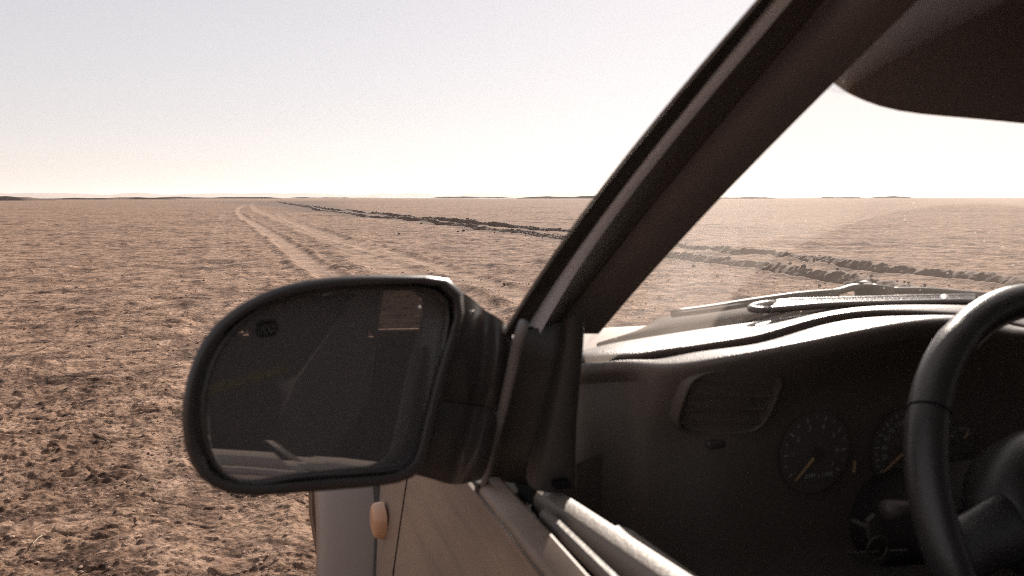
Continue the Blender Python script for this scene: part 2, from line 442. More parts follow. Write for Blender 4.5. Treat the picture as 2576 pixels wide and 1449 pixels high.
def build_ground():
    # radial sheet: fine where the photograph looks, coarse elsewhere, out to the horizon
    view0, view1 = R(-17), R(54)
    fine = np.linspace(view0, view1, 980)
    rest = np.linspace(view1, view0+2*math.pi, 150)[1:-1]
    ang = np.concatenate([fine, rest])
    rows = [.25, .5, .8, 1.1, 1.4, 1.7, 2.0, 2.2]
    r = 2.35
    while r < 1500:
        rows.append(r); r += max(.006, r*r/(H*795)*.52)
    rows += [2200, 3500, 6000, 12000, 30000]
    rr = np.array(rows, np.float64)
    X = (rr[:, None]*np.sin(ang)[None]).astype(np.float64); Y = (rr[:, None]*np.cos(ang)[None])
    dr = np.gradient(rr)
    sp = np.maximum(np.broadcast_to(dr[:, None]*.75, X.shape), rr[:, None]*np.gradient(ang)[None]*.9)
    sp = np.maximum(sp, .004)
    nr, nc = X.shape
    x = X.ravel(); y = Y.ravel()
    h, rut, tr, rough = ground_height(x, y, sp.ravel())
    co = np.empty((nr*nc+1, 3), np.float32)
    co[:-1, 0] = x; co[:-1, 1] = y; co[:-1, 2] = h; co[-1] = (0, 0, 0)
    i = np.arange(nr-1)[:, None]; j = np.arange(nc)[None]
    a = i*nc+j; b = i*nc+(j+1) % nc; c = (i+1)*nc+(j+1) % nc; d = (i+1)*nc+j
    quads = np.stack([a+0*j, d+0*j, c, b], -1).reshape(-1, 4)
    tris = np.stack([np.full(nc, nr*nc), np.arange(nc), (np.arange(nc)+1) % nc], -1)
    me = bpy.data.meshes.new('ground')
    me.vertices.add(len(co)); me.vertices.foreach_set('co', co.ravel())
    nl = quads.size+tris.size
    me.loops.add(nl); me.loops.foreach_set('vertex_index', np.concatenate([quads.ravel(), tris.ravel()]).astype(np.int32))
    npoly = len(quads)+len(tris)
    me.polygons.add(npoly)
    starts = np.concatenate([np.arange(len(quads))*4, quads.size+np.arange(len(tris))*3]).astype(np.int32)
    me.polygons.foreach_set('loop_start', starts)
    me.update(calc_edges=True)
    me.polygons.foreach_set('use_smooth', np.ones(npoly, bool))
    at = me.attributes.new('soil', 'FLOAT_VECTOR', 'POINT')
    sv = np.zeros((len(co), 3), np.float32); sv[:-1, 0] = rut; sv[:-1, 1] = tr; sv[:-1, 2] = rough
    at.data.foreach_set('vector', sv.ravel())
    return link('ground', me, None, None, False)

def ground_mat():
    m = bpy.data.materials.new('dry_cracked_mud'); m.use_nodes = True
    t = m.node_tree; b = t.nodes['Principled BSDF']; L = t.links.new
    b.inputs['Roughness'].default_value = .95; b.inputs['Specular IOR Level'].default_value = .15
    tc = t.nodes.new('ShaderNodeTexCoord')
    at = t.nodes.new('ShaderNodeAttribute'); at.attribute_name = 'soil'
    sx = t.nodes.new('ShaderNodeSeparateXYZ'); L(at.outputs['Vector'], sx.inputs[0])
    def noise(s, d=6, r=.6):
        n = t.nodes.new('ShaderNodeTexNoise'); n.inputs['Scale'].default_value = s; n.inputs['Detail'].default_value = d; n.inputs['Roughness'].default_value = r
        L(tc.outputs['Object'], n.inputs['Vector']); return n.outputs['Fac']
    def ramp(v, pts):
        c = t.nodes.new('ShaderNodeValToRGB'); e = c.color_ramp.elements
        e[0].position, e[0].color = pts[0][0], (*pts[0][1], 1); e[1].position, e[1].color = pts[-1][0], (*pts[-1][1], 1)
        for p, k in pts[1:-1]:
            q = e.new(p); q.color = (*k, 1)
        L(v, c.inputs[0]); return c.outputs[0]
    def mix(f, a, bb, blend='MIX', fv=None):
        x = t.nodes.new('ShaderNodeMix'); x.data_type = 'RGBA'; x.blend_type = blend
        if fv is not None: x.inputs[0].default_value = fv
        else: L(f, x.inputs[0])
        for s, v in ((6, a), (7, bb)):
            if isinstance(v, tuple): x.inputs[s].default_value = (*v, 1)
            else: L(v, x.inputs[s])
        return x.outputs[2]
    base = ramp(noise(3.2, 8, .7), [(.30, (.210, .127, .087)), (.5, (.335, .220, .150)), (.72, (.47, .325, .243))])
    fine = ramp(noise(42, 6, .75), [(.36, (.40, .36, .35)), (.50, (1, 1, 1)), (.70, (1.16, 1.16, 1.16))])  # dark ends of this and the next two ramps paint in crust self-shadowing
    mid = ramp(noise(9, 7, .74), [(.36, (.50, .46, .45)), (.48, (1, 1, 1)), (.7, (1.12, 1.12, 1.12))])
    crust_shade = ramp(noise(1.15, 9, .72), [(.38, (.50, .46, .45)), (.48, (.96, .95, .95)), (.7, (1.12, 1.12, 1.12))])
    broad = ramp(noise(.13, 5, .6), [(.3, (.80, .78, .77)), (.7, (1.08, 1.08, 1.08))])
    c = mix(None, base, fine, 'MULTIPLY', 1.0); c = mix(None, c, broad, 'MULTIPLY', 1.0); c = mix(None, c, mid, 'MULTIPLY', 1.0); c = mix(None, c, crust_shade, 'MULTIPLY', 1.0)
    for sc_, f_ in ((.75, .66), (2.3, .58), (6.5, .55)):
        c = mix(None, c, ramp(noise(sc_, 6, .68), [(.395, (f_, f_*.93, f_*.91)), (.445, (1, 1, 1)), (.62, (1.06, 1.06, 1.06))]), 'MULTIPLY', 1.0)  # dark dashes painted as the shade of small crust ledges
    # shrinkage cracks, crevice shade painted into the colour, ragged and only here and there
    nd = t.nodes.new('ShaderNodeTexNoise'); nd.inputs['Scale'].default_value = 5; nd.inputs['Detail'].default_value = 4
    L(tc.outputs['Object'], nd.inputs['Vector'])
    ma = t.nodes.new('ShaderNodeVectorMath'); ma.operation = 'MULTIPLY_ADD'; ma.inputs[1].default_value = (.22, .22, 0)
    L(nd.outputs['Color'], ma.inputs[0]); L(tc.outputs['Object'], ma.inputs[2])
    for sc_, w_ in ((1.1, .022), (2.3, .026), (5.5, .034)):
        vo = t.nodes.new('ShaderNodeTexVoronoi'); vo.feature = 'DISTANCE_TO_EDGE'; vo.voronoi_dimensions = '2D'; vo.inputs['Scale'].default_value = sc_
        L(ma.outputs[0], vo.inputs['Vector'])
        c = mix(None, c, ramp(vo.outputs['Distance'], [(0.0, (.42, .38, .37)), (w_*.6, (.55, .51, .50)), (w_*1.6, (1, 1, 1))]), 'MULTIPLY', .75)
    trk = t.nodes.new('ShaderNodeMath'); trk.operation = 'MULTIPLY'; trk.inputs[1].default_value = .55; L(sx.outputs[1], trk.inputs[0])
    c = mix(trk.outputs[0], c, (.43, .30, .225))
    rt = t.nodes.new('ShaderNodeMath'); rt.operation = 'MULTIPLY'; rt.inputs[1].default_value = .80; L(sx.outputs[0], rt.inputs[0])
    c = mix(rt.outputs[0], c, (.125, .085, .066))
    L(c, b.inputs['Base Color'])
    b0 = t.nodes.new('ShaderNodeBump'); b0.inputs['Strength'].default_value = 1.0; b0.inputs['Distance'].default_value = .22
    L(noise(1.3, 11, .57), b0.inputs['Height'])
    b1 = t.nodes.new('ShaderNodeBump'); b1.inputs['Strength'].default_value = 1.0; b1.inputs['Distance'].default_value = .022
    L(noise(30, 7, .66), b1.inputs['Height']); L(b0.outputs[0], b1.inputs['Normal'])
    L(b1.outputs[0], b.inputs['Normal'])
    return m
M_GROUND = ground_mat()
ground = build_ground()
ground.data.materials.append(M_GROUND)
tag(ground, kind='structure')

# ------------------------------------------------------------------ far hills, low mounds, mirage sheets
M_HILL = mat('far_sand', (.36, .25, .19), .95)
M_MOUND = mat('mound_earth', (.20, .135, .10), .95)
def ridge(name, a0, a1, dist, prof, depth, m):
    """a hill range seen along bearings a0..a1 (degrees from +Y), real depth, crest heights from prof(t)"""
    n = 160; rows = []
    for f, k in ((-.5, 0), (-.28, .45), (-.08, .93), (0, 1), (.15, .9), (.5, 0)):
        row = []
        for i in range(n):
            t = i/(n-1); a = R(a0+(a1-a0)*t)
            d = dist+f*depth*(1+.3*math.sin(9*t+f*5))
            row.append((d*math.sin(a), d*math.cos(a), prof(t)*k*(1+.15*math.sin(37*t+f*9))-.6*(k == 0)))
        rows.append(row)
    o = grid(name, rows, m, None, eye=False)
    tag(o, kind='structure'); return o
def bumps(seed, n, lo, hi):
    rg = random.Random(seed); B = [(rg.random(), rg.uniform(.012, .07), rg.uniform(lo, hi)) for _ in range(n)]
    def f(t):
        e = min(1, t*18, (1-t)*18)
        return e*(lo*.5+max(b[2]*math.exp(-((t-b[0])/b[1])**2) for b in B))
    return f
ridge('hills', -28, 27.0, 7000, bumps(3, 26, 14, 36), 900, M_HILL)
ridge('hills', 37, 62, 13000, lambda t: 95*min(1, (t/.25)**.5)*(1+.04*math.sin(31*t)+.03*math.sin(77*t)), 2500, M_HILL)
ridge('hills', 29.5, 35.5, 5200, bumps(9, 9, 3, 15), 500, M_HILL)
def mound(a0, a1, dist, hgt, seed):
    """a low eroded shelf: a near-vertical scarp towards the flat and a flat top"""
    rg = random.Random(seed); ph = [rg.uniform(0, 6) for _ in range(5)]
    n = 120; rows = []
    for f, k in ((0, 0), (.12, .55), (.25, .95), (.6, 1.0), (2.5, .92), (5, .0)):
        row = []
        for i in range(n):
            t = i/(n-1); a = R(a0+(a1-a0)*t)
            e = min(1, t*5, (1-t)*5)**.7
            hh = hgt*e*(.72+.16*math.sin(7*t+ph[0])+.10*math.sin(17*t+ph[1])+.05*math.sin(41*t+ph[2]))
            d = dist+f*hgt*(1+.3*math.sin(23*t+ph[3]))+dist*.02*math.sin(11*t+ph[4])
            row.append((d*math.sin(a), d*math.cos(a), hh*k-.3*(k == 0)))
        rows.append(row)
    o = grid('mound', rows, M_MOUND, None, eye=False)
    tag(o, kind='structure')
M_MOUND = mat('mound_earth', (.14, .095, .072), .95)
mound(-19.5, -11.3, 400, 1.84, 11)
mound(-12.2, -4.4, 580, 1.60, 12)
mound(-6.4, 2.4, 1000, 2.60, 13)
mound(2.6, 7.2, 1500, 2.11, 14)
mound(12.4, 18.4, 1500, 3.35, 15)
mound(18.6, 26.5, 1000, 3.72, 16)
mound(32.4, 36.6, 900, 1.98, 17)
mound(39.2, 42, 1200, 2.85, 18)
mound(42.3, 45, 1400, 3.60, 19)
def mirage_mat():
    m = bpy.data.materials.new('mirage_gloss'); m.use_nodes = True
    b = m.node_tree.nodes['Principled BSDF']
    b.inputs['Base Color'].default_value = (.30, .26, .24, 1); b.inputs['Roughness'].default_value = .06; b.inputs['Specular IOR Level'].default_value = 1.0
    return m
M_MIRAGE = mirage_mat()
def mirage_sheet(a0, a1, d0, d1):
    n = 60; rows = [[], []]
    for i in range(n):
        t = i/(n-1); a = R(a0+(a1-a0)*t)
        e = math.sin(math.pi*t)**.35
        for k, d in enumerate((d0+(d1-d0)*.5*(1-e)*1.0+d0*.05*math.sin(23*t), d1)):
            rows[k].append((d*math.sin(a), d*math.cos(a), .14))
    o = grid('mirage_sheet', rows, M_MIRAGE, None, eye=False, smooth=False); tag(o, kind='structure')  # glossy sheet added to imitate the mirage's reflected sky
mirage_sheet(-20, 9, 1050, 3600); mirage_sheet(7, 27, 900, 3600); mirage_sheet(30, 38, 1000, 3000)

def haze():
    x0, x1, y0, y1, z0, z1 = -9000, 15500, -1500, 15500, -1.6, 125.0
    v = [(x, y, z) for x in (x0, x1) for y in (y0, y1) for z in (z0, z1)]
    m = bpy.data.materials.new('dusty_air'); m.use_nodes = True
    t = m.node_tree; t.nodes.clear()
    o = t.nodes.new('ShaderNodeOutputMaterial'); p = t.nodes.new('ShaderNodeVolumePrincipled')
    p.inputs['Color'].default_value = (.92, .88, .86, 1); p.inputs['Density'].default_value = 1.1e-4; p.inputs['Anisotropy'].default_value = .35
    t.links.new(p.outputs[0], o.inputs['Volume'])
    ob = mk('haze', v, [(0, 1, 3, 2), (4, 6, 7, 5), (0, 4, 5, 1), (2, 3, 7, 6), (0, 2, 6, 4), (1, 5, 7, 3)], m, None, smooth=False, eye=False)
    tag(ob, kind='stuff')
haze()

# ------------------------------------------------------------------ clods and straw on the flat
def clod_mesh(seed, sub=2):
    rg = random.Random(seed)
    bm = bmesh.new(); bmesh.ops.create_icosphere(bm, subdivisions=sub, radius=1)
    ax = [Vector((rg.gauss(0, 1), rg.gauss(0, 1), rg.gauss(0, 1))).normalized() for _ in range(9)]
    am = [rg.uniform(.1, .32) for _ in ax]
    for v in bm.verts:
        n = v.co.normalized(); s = 1.0
        for a, k in zip(ax, am):
            q = n.dot(a)
            if q > .72: s -= k*(q-.72)*2.6
        v.co = n*s*(1+rg.uniform(-.06, .06))
        v.co.z *= .72
    me = bpy.data.meshes.new('dirt_clod'); bm.to_mesh(me); bm.free()
    me.materials.append(M_CLOD)
    return me
M_CLOD = mat('dry_clod_earth', (.11, .070, .050), .95, grain=45, bump=.8, dust=.2)
CLODS = [clod_mesh(s) for s in range(5)]
CLOD_LABELS = ['largest dark mud clod, standing up beside the far wheel rut', 'dark clod pressed against the right of the largest clod',
 'lone dark clod on the pale track just above the mirror arm', 'small clod on open mud below the twin ruts, left of the windscreen pillar',
 'small dark clod beyond the farther rut, right of the largest clod', 'dark clod on the strip between the two ruts, left one of a pair',
 'dark clod on the strip between the two ruts, right one of a pair', 'small dark clod on open mud straight below the largest clod',
 'small clod closest to the windscreen pillar, seen outside the windscreen', 'far dark clod on the near rut left of the largest clod',
 'small dark clod lodged in the near rut right of the largest clod', 'dark clod between the ruts where they pass behind the windscreen pillar',
 'clod below the near rut seen through the dusty left edge of the windscreen', 'clod below the near rut seen through the wiped part of the windscreen',
 'clod just above the wiper hub seen through the windscreen', 'clod between both ruts seen through the windscreen, left of a second one',
 'clod between both ruts seen through the windscreen, rightmost one', 'tiny far clod at the distant start of the twin ruts']
big = [(9.2429, 54.1364), (9.3566, 52.9371), (3.577, 11.1922), (6.8315, 22.0534), (12.1556, 45.0343), (7.3997, 28.7876), (7.8651, 29.7368), (5.032, 27.8897), (6.2827, 18.2583), (5.9368, 60.3997), (7.7917, 37.2556), (9.3692, 26.4553), (7.8611, 12.9726), (7.4527, 11.0196), (7.8892, 9.5437), (9.8316, 12.7799), (10.9329, 11.3563), (12.9454, 630.1795)]
for i, (x, y) in enumerate(big):
    o = bpy.data.objects.new('dirt_clod', CLODS[i % 5]); COL.objects.link(o)
    d = math.hypot(x, y)
    s = (.016+.0016*min(d, 60))*random.uniform(.7, 1.15)*(2.0 if i < 2 else 1)
    if d < 8: s = random.uniform(.018, .03)
    o.scale = (s*random.uniform(.9, 1.3), s, s); o.location = (x, y, s*.45+.01); o.rotation_euler = (random.uniform(-.3, .3), random.uniform(-.3, .3), random.uniform(0, 6))
    tag(o, CLOD_LABELS[i], 'clod', 'loose clods on the mud flat')
def clod_stuff():
    verts, faces = [], []
    bm = bmesh.new(); bmesh.ops.create_icosphere(bm, subdivisions=1, radius=1)
    bv = [v.co.copy() for v in bm.verts]; bf = [[v.index for v in f.verts] for f in bm.faces]; bm.free()
    rg = random.Random(21)
    for pts in (RUT_U, RUT_L):
        for (ax, ay), (bx, by) in zip(pts[:-1], pts[1:]):
            d = math.hypot(ax, ay)
            if d > 130: continue
            L = math.hypot(bx-ax, by-ay)
            for _ in range(int(L*(7 if d < 45 else 2))):
                t = rg.random(); side = rg.choice((-1, 1)); off = side*abs(rg.gauss(.30, .16))
                nx, ny = -(by-ay)/L, (bx-ax)/L
                s = rg.uniform(.010, .032)*(1.6 if rg.random() < .12 else 1)*(1 if d < 45 else 1.6)
                c = Vector((ax+(bx-ax)*t+nx*off, ay+(by-ay)*t+ny*off, max(0, .115-abs(abs(off)-.30)*.5)+s*.2))
                k = len(verts)
                for v in bv:
                    verts.append(c+Vector((v.x*s*rg.uniform(.7, 1.3), v.y*s*rg.uniform(.7, 1.3), v.z*s*rg.uniform(.6, 1.1))))
                faces += [[q+k for q in f] for f in bf]
    o = mk('rut_crumbs', verts, faces, M_CLOD, None, eye=False, smooth=False)
    tag(o, 'small dark crumbs of churned mud heaped along both wheel ruts', None, None, 'stuff')
clod_stuff()
def bank():
    for pts in (RUT_U, RUT_L):
        P = [Vector((a, b)) for a, b in pts]
        st = []
        for a, b in zip(P[:-1], P[1:]):
            L = (b-a).length; n = max(1, int(L/(.035 if a.length < 45 else .16 if a.length < 90 else .4)))
            nrm_ = Vector((-(b-a).y, (b-a).x))/max(L, 1e-6)
            for i in range(n): st.append((a.lerp(b, i/n), nrm_))
        c = np.array([(p.x, p.y) for p, _ in st]); nn = np.array([(q.x, q.y) for _, q in st])
        if (c[0] @ nn[0]) < 0: nn = -nn                       # bank on the far side of the rut
        prof = ((-.24, -.05), (-.20, .12), (-.17, .25), (-.14, .44), (-.11, .62), (-.08, .80), (-.05, .92), (-.02, 1.0), (.01, .98), (.05, .90), (.10, .72), (.15, .5), (.20, .25), (.26, .05), (.34, -.2))
        rows = []
        for off, hgt in prof:
            o_ = .27+off
            px, py = c[:, 0]+nn[:, 0]*o_, c[:, 1]+nn[:, 1]*o_
            j = (vn(px, py, .16, 71)-.5)*.08+(vn(px, py, .07, 72)-.5)*.03+(vn(px, py, .5, 73)-.5)*.08
            px, py = px+nn[:, 0]*j, py+nn[:, 1]*j
            amp_ = (.075+.065*vn(c[:, 0], c[:, 1], 1.6, 74)*(.5+vn(c[:, 0], c[:, 1], .35, 75)))*(.78+.75*sstep(17, 42, np.hypot(c[:, 0], c[:, 1])))
            z = hgt*amp_+(.030*(vn(px, py, .13, 76)-.5)+.040*(vn(px, py, .06, 77)-.5)+.030*(vn(px, py, .032, 78)-.5))*(hgt > 0)
            z = np.where(hgt < 0, -.06, z)
            rr_ = np.hypot(px, py)
            z = z+ground_height(px, py, np.maximum(.006, rr_**2/(H*795)*.40))[0]*(1 if hgt < .3 else .6)
            rows.append(np.stack([px, py, z], -1))
        v = np.stack(rows, 1).reshape(-1, 3)
        o = mk('rut_bank', v.tolist(), gridfaces(len(st), len(prof)), M_BANK, None, eye=False)
        tag(o, kind='structure')
M_BANK = mat('churned_mud', (.095, .058, .041), .95, grain=60, bump=.8, dust=.22)
bank()
def pebbles():
    bm = bmesh.new(); bmesh.ops.create_icosphere(bm, subdivisions=1, radius=1)
    bv = np.array([v.co[:] for v in bm.verts]); bf = np.array([[v.index for v in f.verts] for f in bm.faces]); bm.free()
    rg = np.random.default_rng(5); n = 9000
    d = 2.5*(15/2.5)**rg.random(n); a = np.radians(rg.uniform(-17, 54, n))
    cx, cy = d*np.sin(a), d*np.cos(a)
    keep = vn(cx, cy, 1.1, 91)*.6+vn(cx, cy, .4, 92)*.4+rg.random(n)*.25 > .5; cx, cy, d = cx[keep], cy[keep], d[keep]; n = len(cx)
    h, _, tr, _ = ground_height(cx, cy, np.full(n, .012))
    s = .0028*(1+2.4*rg.random(n)**3)*(.75+d*.09)
    th = rg.uniform(0, 6.28, n)
    v = bv[None]*(1+rg.uniform(-.3, .3, (n, len(bv), 1)))*s[:, None, None]*np.stack([rg.uniform(.8, 1.7, n), rg.uniform(.7, 1.2, n), rg.uniform(.35, .8, n)], -1)[:, None]
    x = v[..., 0]*np.cos(th)[:, None]-v[..., 1]*np.sin(th)[:, None]; y = v[..., 0]*np.sin(th)[:, None]+v[..., 1]*np.cos(th)[:, None]
    P = np.stack([x+cx[:, None], y+cy[:, None], v[..., 2]+(h+s*.25)[:, None]], -1).reshape(-1, 3)
    F = (bf[None]+(np.arange(n)*len(bv))[:, None, None]).reshape(-1, 3)
    o = mk('pebbles', P.tolist(), F.tolist(), M_CRUMB, None, eye=False, smooth=False)
    tag(o, kind='stuff')
M_CRUMB = mat('crust_crumbs', (.30, .19, .135), .95, grain=120, bump=.4)
pebbles()
M_STRAW = mat('dry_straw', (.34, .25, .17), .8)
for i, (x, y, a) in enumerate([(-0.07, 4.1456, 1.1), (-0.3025, 4.6191, 0.2), (-0.01, 4.4449, 0.7), (-0.6101, 3.7775, 0.4), (-0.788, 3.2449, 1.9)]):
    L = (.16, .22, .12, .10, .13)[i]
    pts = [(x+math.cos(a)*L*(t-.5)+.02*math.sin(t*5+i), y+math.sin(a)*L*(t-.5), .022+.02*math.sin(math.pi*t)) for t in (0, .25, .5, .75, 1)]
    o = tube('straw', pts, .0022, M_STRAW, None, n=5, eye=False)
    tag(o, ('pale dry stalk lying closest below the mirror housing', 'longest pale dry stalk, left of the mirror housing', 'short pale dry stalk touching the left edge of the mirror', 'dry stalk halfway between the mirror and the left edge', 'dry stalk in the bottom left corner of the mud')[i], 'straw', 'dry stalks on the mud')

# ================================================================== THE CAR
XC = 1.04
car = empty('car', (XC, 0.4, 0))
tag(car, 'dusty silver four wheel drive car with its driver window open', 'car')
def mir(p): return (2*XC-p[0], p[1], p[2])

# ---- body sides
SXT = [(-.291, .204), (-.34, .195), (-.391, .186), (-.51, .167), (-.64, .158), (-.76, .155), (-.88, .168), (-.96, .19), (-1.0, .205)]
def SX(z, y=0):
    if z > SXT[0][0]: x = .204
    else:
        x = SXT[-1][1]
        for (z0, x0), (z1, x1) in zip(SXT[:-1], SXT[1:]):
            if z1 <= z <= z0: x = x0+(x1-x0)*(z-z0)/(z1-z0)
    if y > 1.1: x += .075*((y-1.1)/1.25)**2 + .025*min(1, (y-1.1)/.25)**2*(3-2*min(1, (y-1.1)/.25))
    if y < -1.0: x += .05*((-1.0-y)/1.2)**2
    return x
def panel(name, y0, y1, parent, side=1, ztop=-.291, zbot=-1.0, ny=14, m=None, roll=True):
    rows = []
    zs = [ztop-(ztop-zbot)*i/18 for i in range(19)]
    for j in range(ny+1):
        y = y0+(y1-y0)*j/ny
        row = []
        if roll: row += [(SX(ztop, y)+.008, y, ztop-.004), (SX(ztop, y)+.003, y, ztop+.0005)]
        row += [(SX(z, y), y, z) for z in zs]
        if side < 0: row = [mir(p) for p in row]
        rows.append(row)
    # turned-in edges so the shut lines have depth
    def inset(r): return [((p[0]+.012*side), p[1], p[2]) for p in r]
    rows = [inset(rows[0])]+rows+[inset(rows[-1])]
    return grid(name, rows, m or M_DOORPAINT, parent, sharp=35)

def arch_panel(name, yc, zc, ri, ybounds, parent, side, bulge, ztopf):
    """wing with a flared wheel arch"""
    th = sorted([R(a) for a in np.linspace(-14, 194, 60)]+[math.atan2(ztopf(yb)-zc, yb-yc) for yb in ybounds])
    rad = [ri+q for q in (0, .003, .010, .022, .034, .045, .054, .061, .066, .069, .0705, .0715, .078, .079, .085)]
    fl = [.55, .92, 1.0, .985, .93, .82, .66, .46, .26, .10, .02, -.18, -.18, 0.0, 0.0]
    rows = []
    for a in th:
        row = []
        ca, sa = math.cos(a), math.sin(a)
        for r, f in zip(rad, fl):
            y, z = yc+ca*r, zc+sa*r
            row.append((SX(max(-1.0, z), y)-bulge*f, y, z))
        # to the rectangular outline
        big = 9
        if ca > 1e-6: big = min(big, (ybounds[1]-yc)/ca)
        if ca < -1e-6: big = min(big, (ybounds[0]-yc)/ca)
        for q in np.linspace(0, 1, 9)[1:]:
            # top limit
            rr = big
            if sa > 1e-6: rr = min(rr, (ztopf(yc+ca*min(rr, 1))-zc)/sa); rr = min(rr, (ztopf(yc+ca*min(rr, 1))-zc)/sa)
            if sa < -1e-6: rr = min(rr, (-1.02-zc)/sa if (-1.02-zc)/sa > ri+.09 else ri+.09)
            r = ri+.085+(max(rr, ri+.09)-ri-.085)*q
            y, z = yc+ca*r, zc+sa*r
            row.append((SX(max(-1.0, z), y), y, z))
        if side < 0: row = [mir(p) for p in row]
        rows.append(row)
    shade_strip = []
    for a in th:
        r0 = []
        for q, off in ((.070, .012), (.074, -.004), (.118, -.0035), (.120, .012)):
            y, z = yc+math.cos(a)*(ri+q), zc+math.sin(a)*(ri+q)
            p = (SX(max(-1.0, z), y)+off, y, z); r0.append(mir(p) if side < 0 else p)
        if ybounds[0]+.002 < r0[2][1] < ybounds[1] and r0[2][2] < ztopf(r0[2][1])-.01: shade_strip.append(r0)
    o = grid(name, rows, M_PAINT, parent, sharp=28)
    grid('arch_groove_shade', shade_strip, M_RUBBER, o)  # dark strip standing in for the shadow in the flare groove
    return o

def ztop_front(y): return -.295-.15*max(0, (y-1.0)/1.3)**1.2
def ztop_rear(y): return -.295
FW = (1.55, -.93); RW = (-1.20, -.93)
for side in (1, -1):
    arch_panel('front_fender', FW[0], FW[1], .392, (1.022, 2.42), car, side, .098, ztop_front)
    arch_panel('quarter_panel', RW[0], RW[1], .40, (-2.10, -.78), car, side, .075, ztop_rear)
# ---- doors
door = empty('front_door', (.2, .5, .3), car)
panel('door_skin', -.22, 1.014, door)
fd2 = empty('front_door', (1.88, .5, .3), car); panel('door_skin', -.22, 1.014, fd2, -1)
for s in (1, -1):
    rd = empty('rear_door', (.2 if s > 0 else 1.88, -.5, .3), car); panel('door_skin', -.77, -.23, rd, s)
    xm = lambda x: x if s > 0 else 2*XC-x
    # window frames and glass behind the front door
    mk('window_pane', [(xm(.224), -.36, -.285), (xm(.224), -.98, -.285), (xm(.322), -.98, .165), (xm(.322), -.36, .165)], [(0, 1, 2, 3)], M_TINT, rd, smooth=False)
    tube('door_handle', [(xm(.175), -.62, -.40), (xm(.15), -.66, -.40), (xm(.15), -.74, -.40), (xm(.175), -.76, -.40)], .011, M_PLASTIC, rd)
    mk('quarter_window', [(xm(.232), -1.10, -.285), (xm(.25), -2.0, -.285), (xm(.335), -1.9, .15), (xm(.322), -1.10, .165)], [(0, 1, 2, 3)], M_TINT, car, smooth=False)
    tube('door_handle', [(xm(.175), -.02, -.40), (xm(.15), -.05, -.40), (xm(.15), -.15, -.40), (xm(.175), -.17, -.40)], .011, M_PLASTIC, door if s > 0 else fd2)
    # pillars behind
    for nm, ya, yb, xa, wd in (('centre_pillar', -.28, -.22, .217, .10), ('rear_pillar', -1.04, -1.02, .222, .11), ('tail_pillar', -2.04, -1.96, .24, .12)):
        rows = []
        for t in (0, .33, .66, 1):
            y = ya+(yb-ya)*t; x = xa+.11*t**1.2; z = -.295+.48*t
            rows.append([(xm(x), y+wd/2, z), (xm(x-.012), y, z), (xm(x), y-wd/2, z), (xm(x+.05), y-wd/2+.01, z), (xm(x+.055), y, z), (xm(x+.05), y+wd/2-.01, z)])
        sweep_y(nm, rows, M_TRIM, car)
    # inner door cards and sills
    grid('door_card', [[(xm(.30), y, -.30), (xm(.30), y, -.5), (xm(.26), y, -.7), (xm(.26), y, -1.0)] for y in (-2.0, -1.2, -.6, 0, .42 if s > 0 else .7)], M_DASHLOW, car)
    grid('body_sill', [[(xm(.19), y, -.96), (xm(.19), y, -1.04), (xm(.30), y, -1.06), (xm(.34), y, -1.0)] for y in (-.78, 0, .7, 1.12)], M_PAINT, car)
mk('window_pane', [mir(p) for p in ((.22, -.16, -.285), (.22, .60, -.285), (.255, .56, -.085), (.306, .39, .13), (.322, -.16, .165))], [(0, 1, 2, 3, 4)], M_TINT, fd2, smooth=False)

# ---- roof
def roofz(x): return .315-.125*abs((x-XC)/.725)**2.6
rows = []
for y in (.375, .35, .30, .1, -.4, -1.0, -1.6, -1.95, -2.06):
    row = []
    for i in range(15):
        u = -1+2*i/14; x = XC+.725*u
        yy = y+(.13*(1-u*u) if y > .29 else 0)
        row.append((x, yy, roofz(x)-(.02 if y in (.375, -2.06) else 0)))
    rows.append(row)
grid('roof', rows, M_PAINT, car, sub=1)
rows = [[(XC+.71*(-1+2*i/14), y+(.12*(1-(-1+2*i/14)**2) if y > .35 else 0), roofz(XC+.71*(-1+2*i/14))-.045) for i in range(15)] for y in (.37, .29, 0, -1, -2.03)]
grid('headliner', rows, M_HEAD, car)
for s in (1, -1):
    xm = lambda x: x if s > 0 else 2*XC-x
    sweep_y('roof_rail', [[(xm(.308), y, .145), (xm(.318), y, .18), (xm(.35), y, .20), (xm(.40), y, .16), (xm(.345), y, .14)] for y in (.385, .1, -.6, -1.3, -2.05)], M_TRIM, car)
# tail
mk('rear_window', [(.35, -2.0, .14), (2*XC-.35, -2.0, .14), (2*XC-.26, -2.12, -.29), (.26, -2.12, -.29)], [(0, 1, 2, 3)], M_TINT, car, smooth=False)
grid('tailgate', [[(XC+u*.82, -2.13-.03*(1-u*u), z) for u in (-1, -.5, 0, .5, 1)] for z in (-.29, -.5, -.7, -1.0)], M_PAINT, car, solid=.03)

